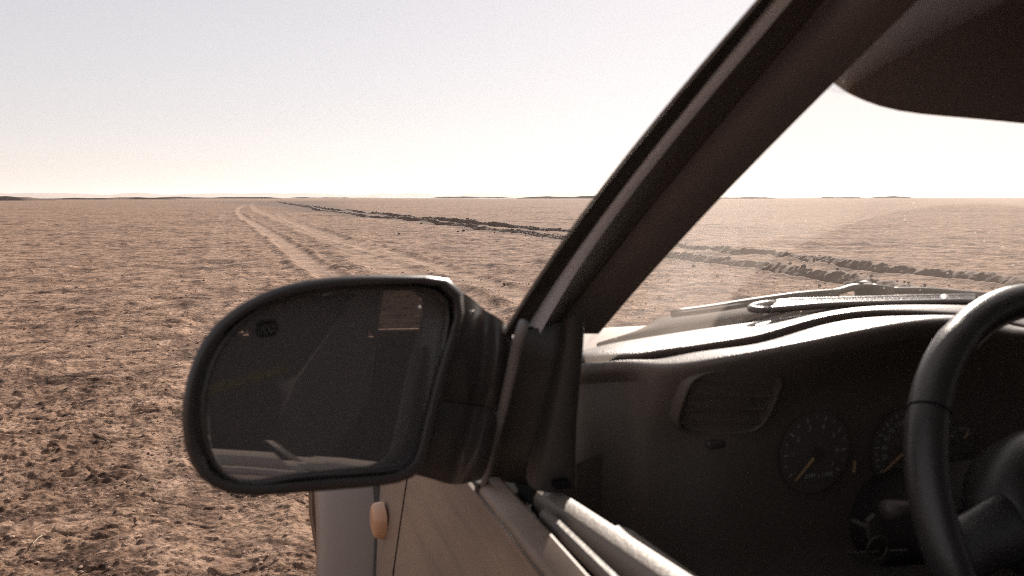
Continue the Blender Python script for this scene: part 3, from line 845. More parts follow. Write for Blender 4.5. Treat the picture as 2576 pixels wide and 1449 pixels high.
# ---- bonnet, grille, bumper, lamps
rows = []
for y in (.99, 1.08, 1.3, 1.6, 1.9, 2.2, 2.38, 2.44, 2.45):
    row = []
    for i in range(17):
        u = -1+2*i/16
        xe = SX(-.30, y)+.004
        x = XC+u*(XC-xe)
        zc = -.222-.22*max(0, (y-1.06)/1.34)**1.1-(.05 if y == 2.44 else .16 if y == 2.45 else 0)
        row.append((x, y+.05*(1-u*u), zc+(ztop_front(min(y, 2.4))-zc)*abs(u)**4))
    rows.append(row)
grid('bonnet', rows, M_PAINT, car, sub=1)
for s in (1, -1):
    xm = lambda x: x if s > 0 else 2*XC-x
    g = rbox('headlight', (xm(.46), 2.46, -.53), (.34, .06, .17), M_LAMP, car, .03)
rbox('grille', (XC, 2.49, -.54), (.74, .05, .17), M_PLASTIC, car, .02)
rows = []
for i in range(25):
    u = -1+2*i/24
    x = XC+.90*math.sin(u*math.pi/2)*1.0; y = 2.58-.34*abs(u)**6-.06*u*u
    rows.append([(x, y, -.64), (x, y+.03, -.70), (x, y+.02, -.88), (x, y-.06, -.955), (x*.98+XC*.02, y-.14, -.93), (x*.98+XC*.02, y-.14, -.66)])
grid('front_bumper', rows, M_PLASTIC, car, wrapc=True, caps=True, sub=1)

# ---- wheels
def lathe_x(name, prof, c, m, parent, n=40, s=1):
    rows = []
    for k in range(n):
        a = 2*math.pi*k/n
        rows.append([(c[0]+p[0]*s, c[1]+p[1]*math.cos(a), c[2]+p[1]*math.sin(a)) for p in prof])
    nc = len(prof); v = [p for r in rows for p in r]
    return mk(name, v, gridfaces(n, nc, False, True), m, parent, sharp=40)
for (yc, zc) in (FW, RW):
    for s, x0 in ((1, .125), (-1, 2*XC-.125)):
        w = empty('wheel', (x0, yc, zc+H), car)
        c = (x0, yc, zc)
        lathe_x('tyre', [(.03, .22), (.008, .25), (0, .30), (.012, .345), (.03, .366), (.12, .370), (.21, .366), (.24, .33), (.24, .25), (.22, .22)], c, M_TYRE, w, s=s)
        lathe_x('rim', [(.03, .222), (.02, .215), (.05, .19), (.06, .10), (.03, .06), (.03, .001)], c, M_RIM, w, s=s)
        for k in range(5):
            a = 2*math.pi*k/5
            d = Vector((0, math.cos(a), math.sin(a))); q = Vector(c)
            tube('spoke', [q+d*.04+Vector((.035*s, 0, 0)), q+d*.13+Vector((.03*s, 0, 0)), q+d*.205+Vector((.03*s, 0, 0))], [.03, .026, .03], M_RIM, w, n=8, up=(1, 0, 0))
rbox('floor_pan', (XC, -.3, -1.02), (1.5, 3.2, .06), M_BLACK, car, .01)
rbox('bulkhead', (XC, 1.02, -.62), (1.5, .05, .72), M_BLACK, car, .01)

# ---- side repeater on the fender
def repeater():
    pts = []
    rows = []
    y0, z0 = 1.118, -.466
    for d, sc in ((0, 1.0), (.007, 1.0), (.0145, .92), (.018, .72), (.019, .3)):
        row = []
        for k in range(24):
            a = 2*math.pi*k/24
            cy, cz = math.cos(a), math.sin(a)
            e = 1/(abs(cy)**3.2+abs(cz)**3.2)**(1/3.2)
            row.append((SX(z0)-d-.001, y0+.027*sc*e*cy-.006*sc*e*cz, z0-.002+.0235*sc*e*cz+.004*sc*cy))
        rows.append(row)
    o = grid('side_repeater', rows, M_AMBER, car, wrapc=True, caps=True, sharp=50)
    o['label'] = 'orange side repeater lamp on the fender'
repeater()

# ---- A-pillar: door frame edge, seal, channel and inner trim
ROWS = [840, 806, 750, 700, 640, 555, 470, 380, 300, 240, 167, 100, 40, -20, -65]
B = [[(0.2089, 0.6579, -0.1193), (0.2125, 0.6464, -0.1057), (0.2184, 0.6273, -0.0843), (0.2237, 0.6105, -0.066), (0.23, 0.5907, -0.0452), (0.239, 0.5636, -0.0176), (0.2479, 0.538, 0.0077), (0.2574, 0.5128, 0.0325), (0.2659, 0.4919, 0.0528), (0.2722, 0.4772, 0.0672), (0.2799, 0.4604, 0.0839), (0.287, 0.4461, 0.0984), (0.2933, 0.4341, 0.1108), (0.2996, 0.4228, 0.1228), (0.3044, 0.4148, 0.1315)], [(0.2123, 0.6593, -0.1197), (0.2159, 0.6479, -0.1061), (0.2218, 0.629, -0.0846), (0.2271, 0.6122, -0.0663), (0.2334, 0.5924, -0.0454), (0.2424, 0.5652, -0.0177), (0.2513, 0.5395, 0.0078), (0.2608, 0.514, 0.0326), (0.2693, 0.4929, 0.053), (0.2756, 0.4781, 0.0675), (0.2833, 0.4611, 0.0841), (0.2904, 0.4466, 0.0987), (0.2967, 0.4345, 0.1111), (0.303, 0.4231, 0.1231), (0.3078, 0.415, 0.1318)], [(0.2344, 0.6755, -0.1236), (0.238, 0.6641, -0.1096), (0.2439, 0.6449, -0.0874), (0.2492, 0.6278, -0.0685), (0.2555, 0.6075, -0.0469), (0.2645, 0.5798, -0.0183), (0.2734, 0.5538, 0.008), (0.2829, 0.5283, 0.0338), (0.2914, 0.5076, 0.055), (0.2977, 0.4933, 0.0702), (0.3054, 0.4773, 0.0877), (0.3125, 0.464, 0.1032), (0.3188, 0.4532, 0.1165), (0.3251, 0.4433, 0.1296), (0.3299, 0.4365, 0.1392)], [(0.2438, 0.6571, -0.121), (0.2473, 0.6484, -0.1077), (0.2533, 0.6332, -0.0864), (0.2585, 0.6188, -0.0679), (0.2649, 0.6009, -0.0466), (0.2738, 0.5755, -0.0183), (0.2828, 0.5505, 0.008), (0.2923, 0.5254, 0.0338), (0.3007, 0.5044, 0.055), (0.307, 0.4896, 0.0701), (0.3147, 0.4729, 0.0875), (0.3218, 0.4587, 0.1027), (0.3281, 0.447, 0.1159), (0.3345, 0.4362, 0.1286), (0.3392, 0.4287, 0.138)], [(0.2812, 0.7239, -0.134), (0.2848, 0.7068, -0.1182), (0.2907, 0.6804, -0.0935), (0.2959, 0.6583, -0.0729), (0.3023, 0.6336, -0.0497), (0.3112, 0.6017, -0.0193), (0.3202, 0.5728, 0.0085), (0.3297, 0.5453, 0.0355), (0.3381, 0.523, 0.0579), (0.3444, 0.5076, 0.0737), (0.3521, 0.4901, 0.092), (0.3592, 0.4753, 0.108), (0.3655, 0.4628, 0.1218), (0.3719, 0.4512, 0.1351), (0.3766, 0.4429, 0.1448)], [(0.3237, 0.7071, -0.1336), (0.3273, 0.6893, -0.1177), (0.3332, 0.6615, -0.0929), (0.3384, 0.638, -0.0723), (0.3448, 0.6116, -0.0492), (0.3537, 0.5772, -0.0191), (0.3627, 0.546, 0.0083), (0.3722, 0.516, 0.0347), (0.3806, 0.4919, 0.0563), (0.3869, 0.4751, 0.0715), (0.3946, 0.4562, 0.089), (0.4017, 0.4402, 0.1042), (0.408, 0.4268, 0.1172), (0.4144, 0.4142, 0.1297), (0.4191, 0.4054, 0.1388)]]
def strip(name, a, b, m, bow, n=5, solid=.004, **k):
    rows = []
    for p, q in zip(a, b):
        p, q = Vector(p), Vector(q)
        d = Vector((-.45, -.75, .35)).normalized()
        rows.append([p+(q-p)*(i/(n-1))+d*bow*math.sin(math.pi*i/(n-1)) for i in range(n)])
    return grid(name, rows, m, car, **k)
strip('pillar_edge', B[0], B[1], M_EDGE, .004)
strip('pillar_seal', B[1], B[2], M_RUBBER, -.006)
strip('door_frame_channel', B[2], B[3], M_CHANNEL, .004)
tr_a = strip('pillar_trim', B[3], B[4], M_TRIM, .004)
tr_b = strip('pillar_trim', [Vector(p)+Vector((.0012, .002, -.001)) for p in B[4]], B[5], M_TRIM, .012, n=7)
# outside face of the pillar and the windscreen edge moulding
W = [Vector(p)+Vector((.004, .030, .022)) for p in B[5]]
BK = [[(0.2114, 0.6658, -0.1207), (0.215, 0.6541, -0.107), (0.221, 0.6349, -0.0853), (0.2264, 0.6178, -0.0668), (0.2328, 0.5978, -0.0457), (0.2418, 0.5704, -0.0178), (0.2509, 0.5445, 0.0078), (0.2605, 0.5189, 0.0329), (0.2691, 0.4978, 0.0535), (0.2755, 0.4829, 0.0681), (0.2832, 0.466, 0.0849), (0.2904, 0.4515, 0.0995), (0.2968, 0.4393, 0.1121), (0.3032, 0.4279, 0.1243), (0.308, 0.4198, 0.1331)], [(0.2187, 0.6791, -0.1233), (0.2224, 0.6673, -0.1093), (0.2285, 0.6479, -0.0871), (0.2339, 0.6306, -0.0682), (0.2404, 0.6101, -0.0467), (0.2496, 0.5822, -0.0182), (0.2589, 0.5557, 0.008), (0.2687, 0.5294, 0.0336), (0.2773, 0.5077, 0.0546), (0.2839, 0.4924, 0.0695), (0.2918, 0.475, 0.0867), (0.2991, 0.46, 0.1016), (0.3056, 0.4475, 0.1144), (0.3121, 0.4357, 0.1268), (0.317, 0.4274, 0.1358)], [(0.2461, 0.7093, -0.1297), (0.2499, 0.6973, -0.1151), (0.2561, 0.6771, -0.0918), (0.2616, 0.6592, -0.0719), (0.2683, 0.6379, -0.0492), (0.2777, 0.6088, -0.0192), (0.2871, 0.5815, 0.0084), (0.2971, 0.5547, 0.0355), (0.3059, 0.533, 0.0578), (0.3126, 0.518, 0.0737), (0.3207, 0.5012, 0.0921), (0.3281, 0.4872, 0.1083), (0.3347, 0.4758, 0.1224), (0.3414, 0.4655, 0.1361), (0.3463, 0.4584, 0.1462)], [(0.2584, 0.6965, -0.1283), (0.2622, 0.6874, -0.1142), (0.2685, 0.6712, -0.0915), (0.274, 0.6559, -0.072), (0.2807, 0.637, -0.0494), (0.2902, 0.61, -0.0194), (0.2998, 0.5836, 0.0085), (0.3098, 0.5569, 0.0358), (0.3188, 0.5346, 0.0583), (0.3255, 0.519, 0.0743), (0.3336, 0.5012, 0.0928), (0.3411, 0.4862, 0.1089), (0.3478, 0.4738, 0.1228), (0.3545, 0.4624, 0.1364), (0.3596, 0.4544, 0.1463)], [(0.298, 0.7673, -0.1421), (0.3018, 0.7492, -0.1253), (0.3081, 0.7212, -0.0991), (0.3137, 0.6978, -0.0773), (0.3204, 0.6716, -0.0527), (0.3299, 0.6378, -0.0205), (0.3394, 0.6072, 0.009), (0.3495, 0.578, 0.0377), (0.3584, 0.5544, 0.0613), (0.3651, 0.5381, 0.0781), (0.3733, 0.5196, 0.0975), (0.3808, 0.5038, 0.1145), (0.3875, 0.4906, 0.1291), (0.3942, 0.4782, 0.1432), (0.3992, 0.4694, 0.1535)], [(0.3382, 0.7389, -0.1396), (0.342, 0.7203, -0.123), (0.3481, 0.6912, -0.0971), (0.3537, 0.6668, -0.0756), (0.3603, 0.6392, -0.0514), (0.3696, 0.6032, -0.0199), (0.379, 0.5706, 0.0087), (0.3889, 0.5393, 0.0363), (0.3977, 0.514, 0.0588), (0.4044, 0.4965, 0.0747), (0.4124, 0.4767, 0.093), (0.4198, 0.46, 0.1089), (0.4264, 0.446, 0.1225), (0.433, 0.4329, 0.1355), (0.438, 0.4236, 0.145)]]
grid('pillar_skin', [[Vector(BK[b][i])+(Vector((-.0008, 0, 0)) if b == 0 else Vector((0, 0, 0))) for b in range(6)] for i in range(len(B[0]))], M_PAINT, car)
strip('windscreen_moulding', B[5], W, M_RUBBER, 0)
# right-hand pillar
sweep_y('pillar_trim', [[mir(p) for p in (B[0][i], B[2][i], B[4][i], B[5][i], W[i])] for i in range(len(B[0]))], M_TRIM, car)

# ---- windscreen
PIV = (0.8843, 0.99, -0.1495)
M_SCREEN = glass_mat('dusty_windscreen', (.97, .96, .95), dust=.15, wiped=((PIV[0], PIV[1], PIV[2]+H), .318))
rows = []
n = 16
for i, (p) in enumerate(B[5]):
    L = Vector(p)+Vector((-.002, .009, .004)); Rr = Vector(mir(L)); row = []
    for k in range(n+1):
        u = k/n; q = L.lerp(Rr, u)
        bow = .22*(1-abs(2*u-1)**2.4)
        t = i/(len(B[5])-1)
        q.y += bow*(1-.25*t); q.z += .03*(1-abs(2*u-1)**2)*t
        row.append(q)
    rows.append(row)
low = [Vector(q)+Vector((0, .05, -.055)) for q in rows[0]]
rows = [low]+rows
grid('windscreen', rows, M_SCREEN, car, sub=1)
# black printed band and cowl along the foot of the glass
# ---- dashboard
COLS_ = [[(0.3549, 0.86, -0.1804), (0.3458, 0.85, -0.1903), (0.3437, 0.847, -0.1938), (0.3407, 0.842, -0.1978)], [(0.3848, 0.865, -0.1793), (0.3551, 0.82, -0.1836), (0.3528, 0.817, -0.187), (0.3498, 0.812, -0.1908)], [(0.4136, 0.875, -0.1759), (0.388, 0.81, -0.1783), (0.3862, 0.806, -0.1829), (0.3825, 0.798, -0.187)], [(0.4565, 0.885, -0.1735), (0.4151, 0.8, -0.1776), (0.4146, 0.797, -0.1816), (0.4089, 0.782, -0.1846)], [(0.5156, 0.89, -0.1699), (0.4434, 0.8, -0.1738), (0.4369, 0.797, -0.1849), (0.4075, 0.745, -0.1778)], [(0.5823, 0.9, -0.167), (0.4818, 0.795, -0.1706), (0.4724, 0.792, -0.1778), (0.4208, 0.705, -0.1693)], [(0.6577, 0.91, -0.1647), (0.525, 0.785, -0.1638), (0.5132, 0.782, -0.1729), (0.4429, 0.685, -0.1603)], [(0.7315, 0.925, -0.1631), (0.5609, 0.775, -0.1581), (0.5544, 0.772, -0.1693), (0.4688, 0.67, -0.1534)], [(0.7872, 0.935, -0.1619), (0.6059, 0.765, -0.1434), (0.5921, 0.762, -0.1572), (0.5158, 0.65, -0.1421)], [(0.8479, 0.94, -0.1612), (0.647, 0.755, -0.1336), (0.6256, 0.752, -0.1461), (0.5449, 0.64, -0.1356)], [(0.9186, 0.945, -0.1613), (0.6928, 0.75, -0.1307), (0.6768, 0.747, -0.139), (0.576, 0.635, -0.1301)], [(0.9845, 0.95, -0.1617), (0.7595, 0.75, -0.1346), (0.7509, 0.747, -0.1406), (0.6366, 0.635, -0.1242)], [(1.0669, 0.96, -0.1645), (0.8218, 0.75, -0.1399), (0.8198, 0.745, -0.143), (0.7016, 0.64, -0.1244)], [(1.162, 0.97, -0.1677), (0.8927, 0.755, -0.1478), (0.8906, 0.75, -0.1521), (0.7693, 0.65, -0.1351)]]
def dash():
    cols = []
    for k, (c0, g1, g2, t) in enumerate(COLS_):
        c0, g1, g2, t = map(Vector, (c0, g1, g2, t))
        cols.append((c0, g1, g2, t))
    last = cols[-1]
    for x, dz in ((.95, -.02), (1.15, -.03), (1.45, -.03), (1.74, -.035)):
        dx = x-last[1].x
        cols.append(tuple(Vector((p.x+dx, p.y+(.03 if q == 3 else .0), p.z+dz)) for q, p in enumerate(last)))
    # turn into rows
    rows = []
    for k, (c0, g1, g2, t) in enumerate(cols):
        col = [c0+Vector((0, .05, -.03)), c0, c0.lerp(g1, .3)+Vector((0, 0, .001)), c0.lerp(g1, .62)+Vector((0, 0, .003)), g1.lerp(c0, .16)+Vector((0, 0, .003)), g1.lerp(c0, .05)+Vector((0, 0, .0012)), g1+Vector((0, -.0005, -.0005)), g1+Vector((0, 0, -.004)),
               g1.lerp(g2, .5)+Vector((0, .006, -.010)), g2+Vector((0, .006, -.006)), g2+Vector((0, .001, 0)), g2.lerp(t, .10), g2.lerp(t, .5)+Vector((0, 0, .002)), g2.lerp(t, .88)+Vector((0, 0, .001)), t,
               t+Vector((0, -.002, -.008)), t+Vector((0, .010, -.022))]
        yb = (.84, .81, .80, .785, .775, .76, .74, .72)[k] if k < 8 else .715
        z1 = t.z-.06
        dep = [(.6, z1), (1.0, t.z-.10), (1.0, -.34), (1.0, -.40), (.85, -.43), (.6, -.47), (.7, -.60), (1.1, -.85)]
        for f, z in dep:
            col.append(Vector((t.x+(.01 if k == 0 else 0), t.y+(yb-t.y)*f if k > 3 else yb, z)))
        rows.append(col)
    # columns become grid rows; split upper pad / fascia
    up = [c[:17] for c in rows]; lo = [c[16:] for c in rows]
    grid('dash_top', up, M_DASH, dashboard, sub=2)
    grid('fascia', lo, M_DASHLOW, dashboard, sub=2)
dashboard = empty('dashboard', (1.0, .75, H-.2), car)
dash()

# defroster grille on the dash top: three dark slots between bars
SL = [[(0.6359, 0.865, -0.1503), (0.6714, 0.865, -0.1493), (0.741, 0.865, -0.1482), (0.8756, 0.865, -0.1508), (0.9838, 0.865, -0.1532)], [(0.6806, 0.915, -0.1511), (0.7164, 0.915, -0.1499), (0.8181, 0.915, -0.1514), (0.9258, 0.915, -0.153), (1.0402, 0.915, -0.1559)]]
def defrost():
    g = empty('defroster_grille', SL[0][2]+() if False else (SL[0][2][0], SL[0][2][1], SL[0][2][2]+H), dashboard)
    f = [Vector(p) for p in catmull(SL[0], 4)]; b = [Vector(p) for p in catmull(SL[1], 4)]
    lift = Vector((0, 0, .006))
    # dark well
    grid('well', [[p+lift*.3 for p in f], [p+lift*.3 for p in b]], M_BLACK, g, smooth=False)
    for k, t in enumerate((-.10, .22, .52, .82, 1.08)):
        path = [p.lerp(q, t)+lift for p, q in zip(f, b)]
        tube('slat', path, [.0042]*len(path) if 0 < k < 4 else [.006]*len(path), M_DASH, g, n=8, flat=.8)
    # rounded left end of the frame
    c0, c1 = f[0].lerp(b[0], -.10)+lift, f[0].lerp(b[0], 1.08)+lift
    mid = (c0+c1)/2; arc = []
    for i in range(9):
        a = math.pi*i/8
        arc.append(mid+(c0-mid)*math.cos(a)+Vector((-.030*math.sin(a), 0, 0)))
    tube('frame_end', arc, .006, M_DASH, g, n=8, flat=.8)
    i = int(len(f)*.86)
    tube('divider', [f[i].lerp(b[i], t)+lift for t in (-.1, .3, .7, 1.08)], .007, M_DASH, g, n=8, flat=.7)
defrost()

# left air vent
VC = (0.4695, 0.6985, -0.2132)
def vent():
    v = empty('air_vent', (VC[0], VC[1], VC[2]+H), dashboard)
    def sh(ps): return [(p[0], p[1]-(p[0]-VC[0])*.30-(p[2]-VC[2])*.50, p[2]) for p in ps]
    c = Vector(VC); w, h = .0448, .037
    def rr(wd, ht, y, n=32, e=4.0):
        return sh([(c.x+wd*math.copysign(abs(math.cos(a))**(2/e), math.cos(a)), y, c.z+ht*math.copysign(abs(math.sin(a))**(2/e), math.sin(a))) for a in [2*math.pi*k/n for k in range(n)]])
    grid('vent_frame', [rr(w*1.06, h*1.06, c.y+.03), rr(w*1.055, h*1.055, c.y+.002), rr(w*1.04, h*1.04, c.y-.001), rr(w*1.02, h*1.02, c.y-.0005), rr(w, h, c.y+.002), rr(w, h, c.y+.012)], M_DASHLOW, v, wrapc=True)
    mk('vent_back', rr(w, h, c.y+.011), [tuple(range(32))], M_CLUSTER, v, smooth=False)
    for k in range(4):
        z = c.z+h*(.66-.44*k)
        mk('slat', sh([(c.x-w*.96, c.y+.001, z), (c.x+w*.96, c.y+.001, z), (c.x+w*.96, c.y+.010, z+.003), (c.x-w*.96, c.y+.010, z+.003)]), [(0, 1, 2, 3)], M_DASHLOW, v, smooth=False, solid=.0014)
    for k in range(3):
        x = c.x+w*(-.1+.3*k); y = c.y
        mk('vane', sh([(x, y+.003, c.z+h*.05), (x, y+.003, c.z+h*.35), (x, y+.009, c.z+h*.35), (x, y+.009, c.z+h*.05)]), [(0, 1, 2, 3)], M_DASHLOW, v, smooth=False, solid=.0012)
    rbox('thumb_wheel', (c.x, c.y-.002+h*.68, c.z-h*1.36), (.022, .010, .010), M_PLASTIC, v, .003)
vent()

# instruments
TA = (0.5852, 0.7, -0.2795); SP = (0.7107, 0.7, -0.2873); FU = (0.793, 0.7, -0.2874); TE = (0.5173, 0.7, -0.2672)
def cluster():
    k = empty('instrument_cluster', (SP[0], SP[1], SP[2]+H), dashboard)
    yb = SP[1]+.004
    def disc(name, c, r, m, y):
        mk(name, [(c[0]+r*math.cos(2*math.pi*i/40), y, c[2]+r*math.sin(2*math.pi*i/40)) for i in range(40)], [tuple(range(40))], m, k, smooth=False)
    def ring(c, r):
        rows = [[(c[0]+q*math.cos(2*math.pi*i/40), y, c[2]+q*math.sin(2*math.pi*i/40)) for i in range(40)] for q, y in ((r, yb-.001), (r+.001, yb-.006), (r+.004, yb-.006), (r+.005, yb))]
        grid('dial_ring', rows, M_PLASTIC, k, wrapc=True)
    def marks(c, r, a0, step, n, nums, size, every=2):
        me_list = []
        for i in range(n):
            a = R(a0-step*i); ca, sa = math.cos(a), math.sin(a)
            ln = .0055 if i % every == 0 else .0032; wd = .0007 if i % every == 0 else .0005
            p = Vector((c[0]+ca*r, yb-.001, c[2]+sa*r)); q = Vector((c[0]+ca*(r-ln), yb-.001, c[2]+sa*(r-ln))); t = Vector((-sa, 0, ca))*wd
            me_list.append(mk('dial_ticks', [p-t, p+t, q+t, q-t], [(0, 1, 2, 3)], M_MARK, k, smooth=False))
        for i, s in nums:
            a = R(a0-step*i)
            me_list.append(text_mesh('dial_ticks', s, size, (c[0]+math.cos(a)*(r-.0125), yb-.001, c[2]+math.sin(a)*(r-.0125)), (1, 0, 0), (0, 0, 1), M_MARK, k))
        o = join_into(me_list[0], me_list[1:])
        return o
    R1 = .0415
    disc('dial_face', TA, R1+.005, M_CLUSTER, yb); disc('dial_face', SP, R1+.006, M_CLUSTER, yb); disc('dial_face', FU, .022, M_CLUSTER, yb)
    marks(TA, R1, 216, 18, 15, [(2*i, str(i)) for i in range(1, 8)], .0085)
    marks(SP, R1+.002, 216, 10.45, 25, [(2*i, str(20*i)) for i in range(1, 12)], .0085)
    marks(FU, .018, 150, 15, 9, [(0, 'E'), (8, 'F')], .006, 4)
    text_mesh('dial_print', 'RPM x 1000', .0075, (TA[0]+.006, yb-.001, TA[2]-.027), (1, 0, 0), (0, 0, 1), M_MARK, k)
    text_mesh('dial_print', 'km/h', .006, (SP[0], yb-.001, SP[2]-.027), (1, 0, 0), (0, 0, 1), M_MARK, k)
    def needle(c, ang, r0, r1, wd=.0018):
        a = R(ang); d = Vector((math.cos(a), 0, math.sin(a))); t = Vector((-math.sin(a), 0, math.cos(a)))
        o = Vector((c[0], yb-.004, c[2]))
        mk('needle', [o+d*r0-t*wd, o+d*r0+t*wd, o+d*r1+t*wd*.4, o+d*r1-t*wd*.4], [(0, 1, 2, 3)], M_NEEDLE, k, smooth=False, solid=.001)
    needle(TA, 226, .007, .040); needle(SP, 216, .009, .041); needle(FU, 62, .004, .017, .0012)
    for c in (TA, SP, FU):
        disc('needle_hub', c, .007 if c is not FU else .004, M_PLASTIC, yb-.006)
    # bright edge marker between the dials
    mk('gauge_bar', [(0.6342, 0.699, -0.3073), (0.6375, 0.699, -0.3076), (0.6378, 0.699, -0.2938), (0.6351, 0.699, -0.2935)], [(0, 1, 2, 3)], M_NEEDLE, k, smooth=False, solid=.001)
cluster()

# ---- steering wheel
SWC = Vector((.70, .473, -.263)); SWT = .431; SWR = .185; SWr = .0155
def steering():
    sw = empty('steering_wheel', (SWC.x, SWC.y, SWC.z+H), car)
    ax = Vector((0, -math.cos(SWT), math.sin(SWT))); e1 = Vector((1, 0, 0)); e2 = Vector((0, math.sin(SWT), math.cos(SWT)))
    def P(a, r, d=0): return SWC+e1*math.cos(a)*r+e2*math.sin(a)*r+ax*d
    rows = []
    n = 120
    for i in range(n):
        a = 2*math.pi*i/n
        c = P(a, SWR); ra = (c-SWC).normalized()
        am = a % (2*math.pi)
        grip = 1.0+.07*(abs((am-R(158)+math.pi) % (2*math.pi)-math.pi) < R(32))      # thicker thumb grip
        row = []
        for k in range(20):
            b = 2*math.pi*k/20
            r = SWr*grip
            if k in (10,): r *= .93                               # stitched seam along the inside
            row.append(c+ra*math.cos(b)*r*.98+ax*math.sin(b)*r*1.05)
        rows.append(row)
    v = [p for r in rows for p in r]
    mk('rim', v, gridfaces(n, 20, True, True), M_LEATHER, sw)
    # seams around the grip
    for a in (R(150), R(215)):
        c = P(a, SWR); ra = (c-SWC).normalized()
        ring = [c+ra*math.cos(2*math.pi*k/24)*SWr*1.05+ax*math.sin(2*math.pi*k/24)*SWr*1.11 for k in range(25)]
        tube('grip_seam', ring, .0011, M_BLACK, sw, n=6)
    # inner stitched bead, pale to paint in the lit edge highlight
    bead = [P(2*math.pi*i/90, SWR-SWr*1.0, .003) for i in range(91)]
    tube('stitch_highlight', bead, .0016, M_GREYSEAL, sw, n=6)
    # spokes and boss
    for a in (R(188), R(-8), R(-90)):
        path = [P(a, SWR-.006, -.004), P(a, SWR-.035, -.014), P(a, .10, -.030), P(a, .05, -.032)]
        tube('spoke', path, [.030, .026, .028, .036], M_LEATHER, sw, n=14, flat=.42, up=ax, sub=1)
    rows = []
    for d, s in ((-.055, .9), (-.03, 1.0), (-.008, .97), (.004, .82), (.009, .5), (.010, .05)):
        rows.append([P(2*math.pi*k/28, 0)+e1*math.cos(2*math.pi*k/28)*.088*s+e2*math.sin(2*math.pi*k/28)*.070*s+ax*(d-.02) for k in range(28)])
    grid('airbag_boss', rows, M_LEATHER, sw, wrapc=True, caps=True)
    col = empty('steering_column', (SWC.x, SWC.y+.2, SWC.z+H-.1), car)
    tube('column_shroud', [SWC-ax*.05, SWC-ax*.12, SWC-ax*.30, SWC-ax*.42], [.045, .05, .055, .06], M_SHROUD, col, n=16)
    tube('indicator_stalk', [SWC-ax*.10+e1*-.05, SWC-ax*.09+e1*-.11+e2*.012, SWC-ax*.085+e1*-.155+e2*.016], [.006, .007, .009], M_PLASTIC, col, n=10)
steering()
# keys hanging in the lock left of the column
KP = (0.5604, 0.585, -0.3296)
def keys():
    k = empty('key_bunch', (KP[0], KP[1], KP[2]+H))
    tag(k, 'bunch of keys hanging from the dark ignition lock below the dials', 'keys')
    c = Vector(KP)
    ring = [c+Vector((.012*math.cos(2*math.pi*i/20), -.004, -.004+.012*math.sin(2*math.pi*i/20))) for i in range(21)]
    tube('key_ring', ring, .0009, M_PLASTIC, k, n=6)
    mk('key', [c+Vector(p) for p in ((-.005, .0, .004), (.006, .0, .004), (.008, .0, .022), (.0, .0, .028), (-.008, .0, .022))], [(0, 1, 2, 3, 4)], M_PLASTIC, k, solid=.005, smooth=False)
    mk('key_blade', [c+Vector(p) for p in ((-.0025, .004, .012), (.0025, .004, .012), (.0025, .03, .012), (-.0025, .03, .012))], [(0, 1, 2, 3)], M_CHROME, k, solid=.002, smooth=False)
    pts = [c+Vector(p) for p in ((-.036, -.002, -.004), (-.02, -.004, -.016), (.0, -.005, -.022), (.016, -.004, -.016), (.004, -.004, -.008), (-.014, -.003, -.006))]
    mk('key_fob', pts, [(0, 1, 2, 3, 4, 5)], M_CHROME, k, solid=.003, smooth=False)
    mk('key', [c+Vector(p) for p in ((.010, -.002, -.008), (.036, -.004, -.010), (.037, -.004, -.014), (.014, -.002, -.015))], [(0, 1, 2, 3)], M_CHROME, k, solid=.002, smooth=False)
keys()

# ---- sun visor
VL = [(0.4092, 0.525, 0.1052), (0.4332, 0.525, 0.0853), (0.4418, 0.525, 0.0802), (0.4598, 0.525, 0.0735), (0.4937, 0.525, 0.0656), (0.5452, 0.525, 0.0636), (0.5926, 0.525, 0.0621), (0.6405, 0.525, 0.0597), (0.7289, 0.525, 0.0564), (0.8332, 0.525, 0.0538)]
def visor():
    top = [Vector((p[0]+.055, .505, .19)) for i, p in enumerate(VL)]
    front, back = [], []
    for i, p in enumerate(VL):
        p = Vector(p); rowf = []
        t = top[i]
        for q in (0, .04, .3, .7, 1.0):
            rowf.append(p.lerp(t, q)+Vector((0, -.004-.012*math.sin(math.pi*min(1, q+.12)), 0)))
        for q in (1.0, .7, .3, .04):
            rowf.append(p.lerp(t, q)+Vector((0, .006+.006*math.sin(math.pi*q), .004)))
        front.append(rowf)
    o = grid('sun_visor', front, M_VISOR, car, wrapc=True, caps=True, sub=1)
visor()
# header trim across the top of the screen
rows = []
for i in range(13):
    u = -1+2*i/12; x = XC+.66*u; y = .40+.13*(1-u*u); z = .155+.055*(1-abs(u)**2.5)
    rows.append([(x, y+.03, z+.02), (x, y, z-.012), (x, y-.06, z), (x, y-.09, roofz(x)-.05), (x, y-.04, roofz(x)-.03), (x, y+.02, roofz(x)-.03)])
grid('header_trim', rows, M_TRIM, car, wrapc=True, caps=True)

# ---- front edge of the window opening and the lower pillar trim
FE_L = [(0.2278, 0.6617, -0.1159), (0.2253, 0.6789, -0.1457), (0.2227, 0.6923, -0.1803), (0.221, 0.7044, -0.2081), (0.2202, 0.7255, -0.2417), (0.2193, 0.7477, -0.2794)]
FE_M = [(0.2677, 0.6606, -0.1105), (0.2652, 0.6614, -0.1449), (0.2618, 0.6701, -0.1781), (0.2592, 0.6804, -0.2089), (0.2567, 0.6915, -0.239), (0.255, 0.701, -0.2755)]
FE_R = [(0.2932, 0.6629, -0.1284), (0.2932, 0.6714, -0.1562), (0.2932, 0.6782, -0.1843), (0.2932, 0.6832, -0.2127), (0.2932, 0.6864, -0.2411), (0.2932, 0.6855, -0.2805)]
grid('front_window_post', [[Vector(a).lerp(Vector(b), t) for t in (0, .25, .5, .75, 1)] for a, b in zip(FE_L, FE_M)], M_POST, door, solid=.006)
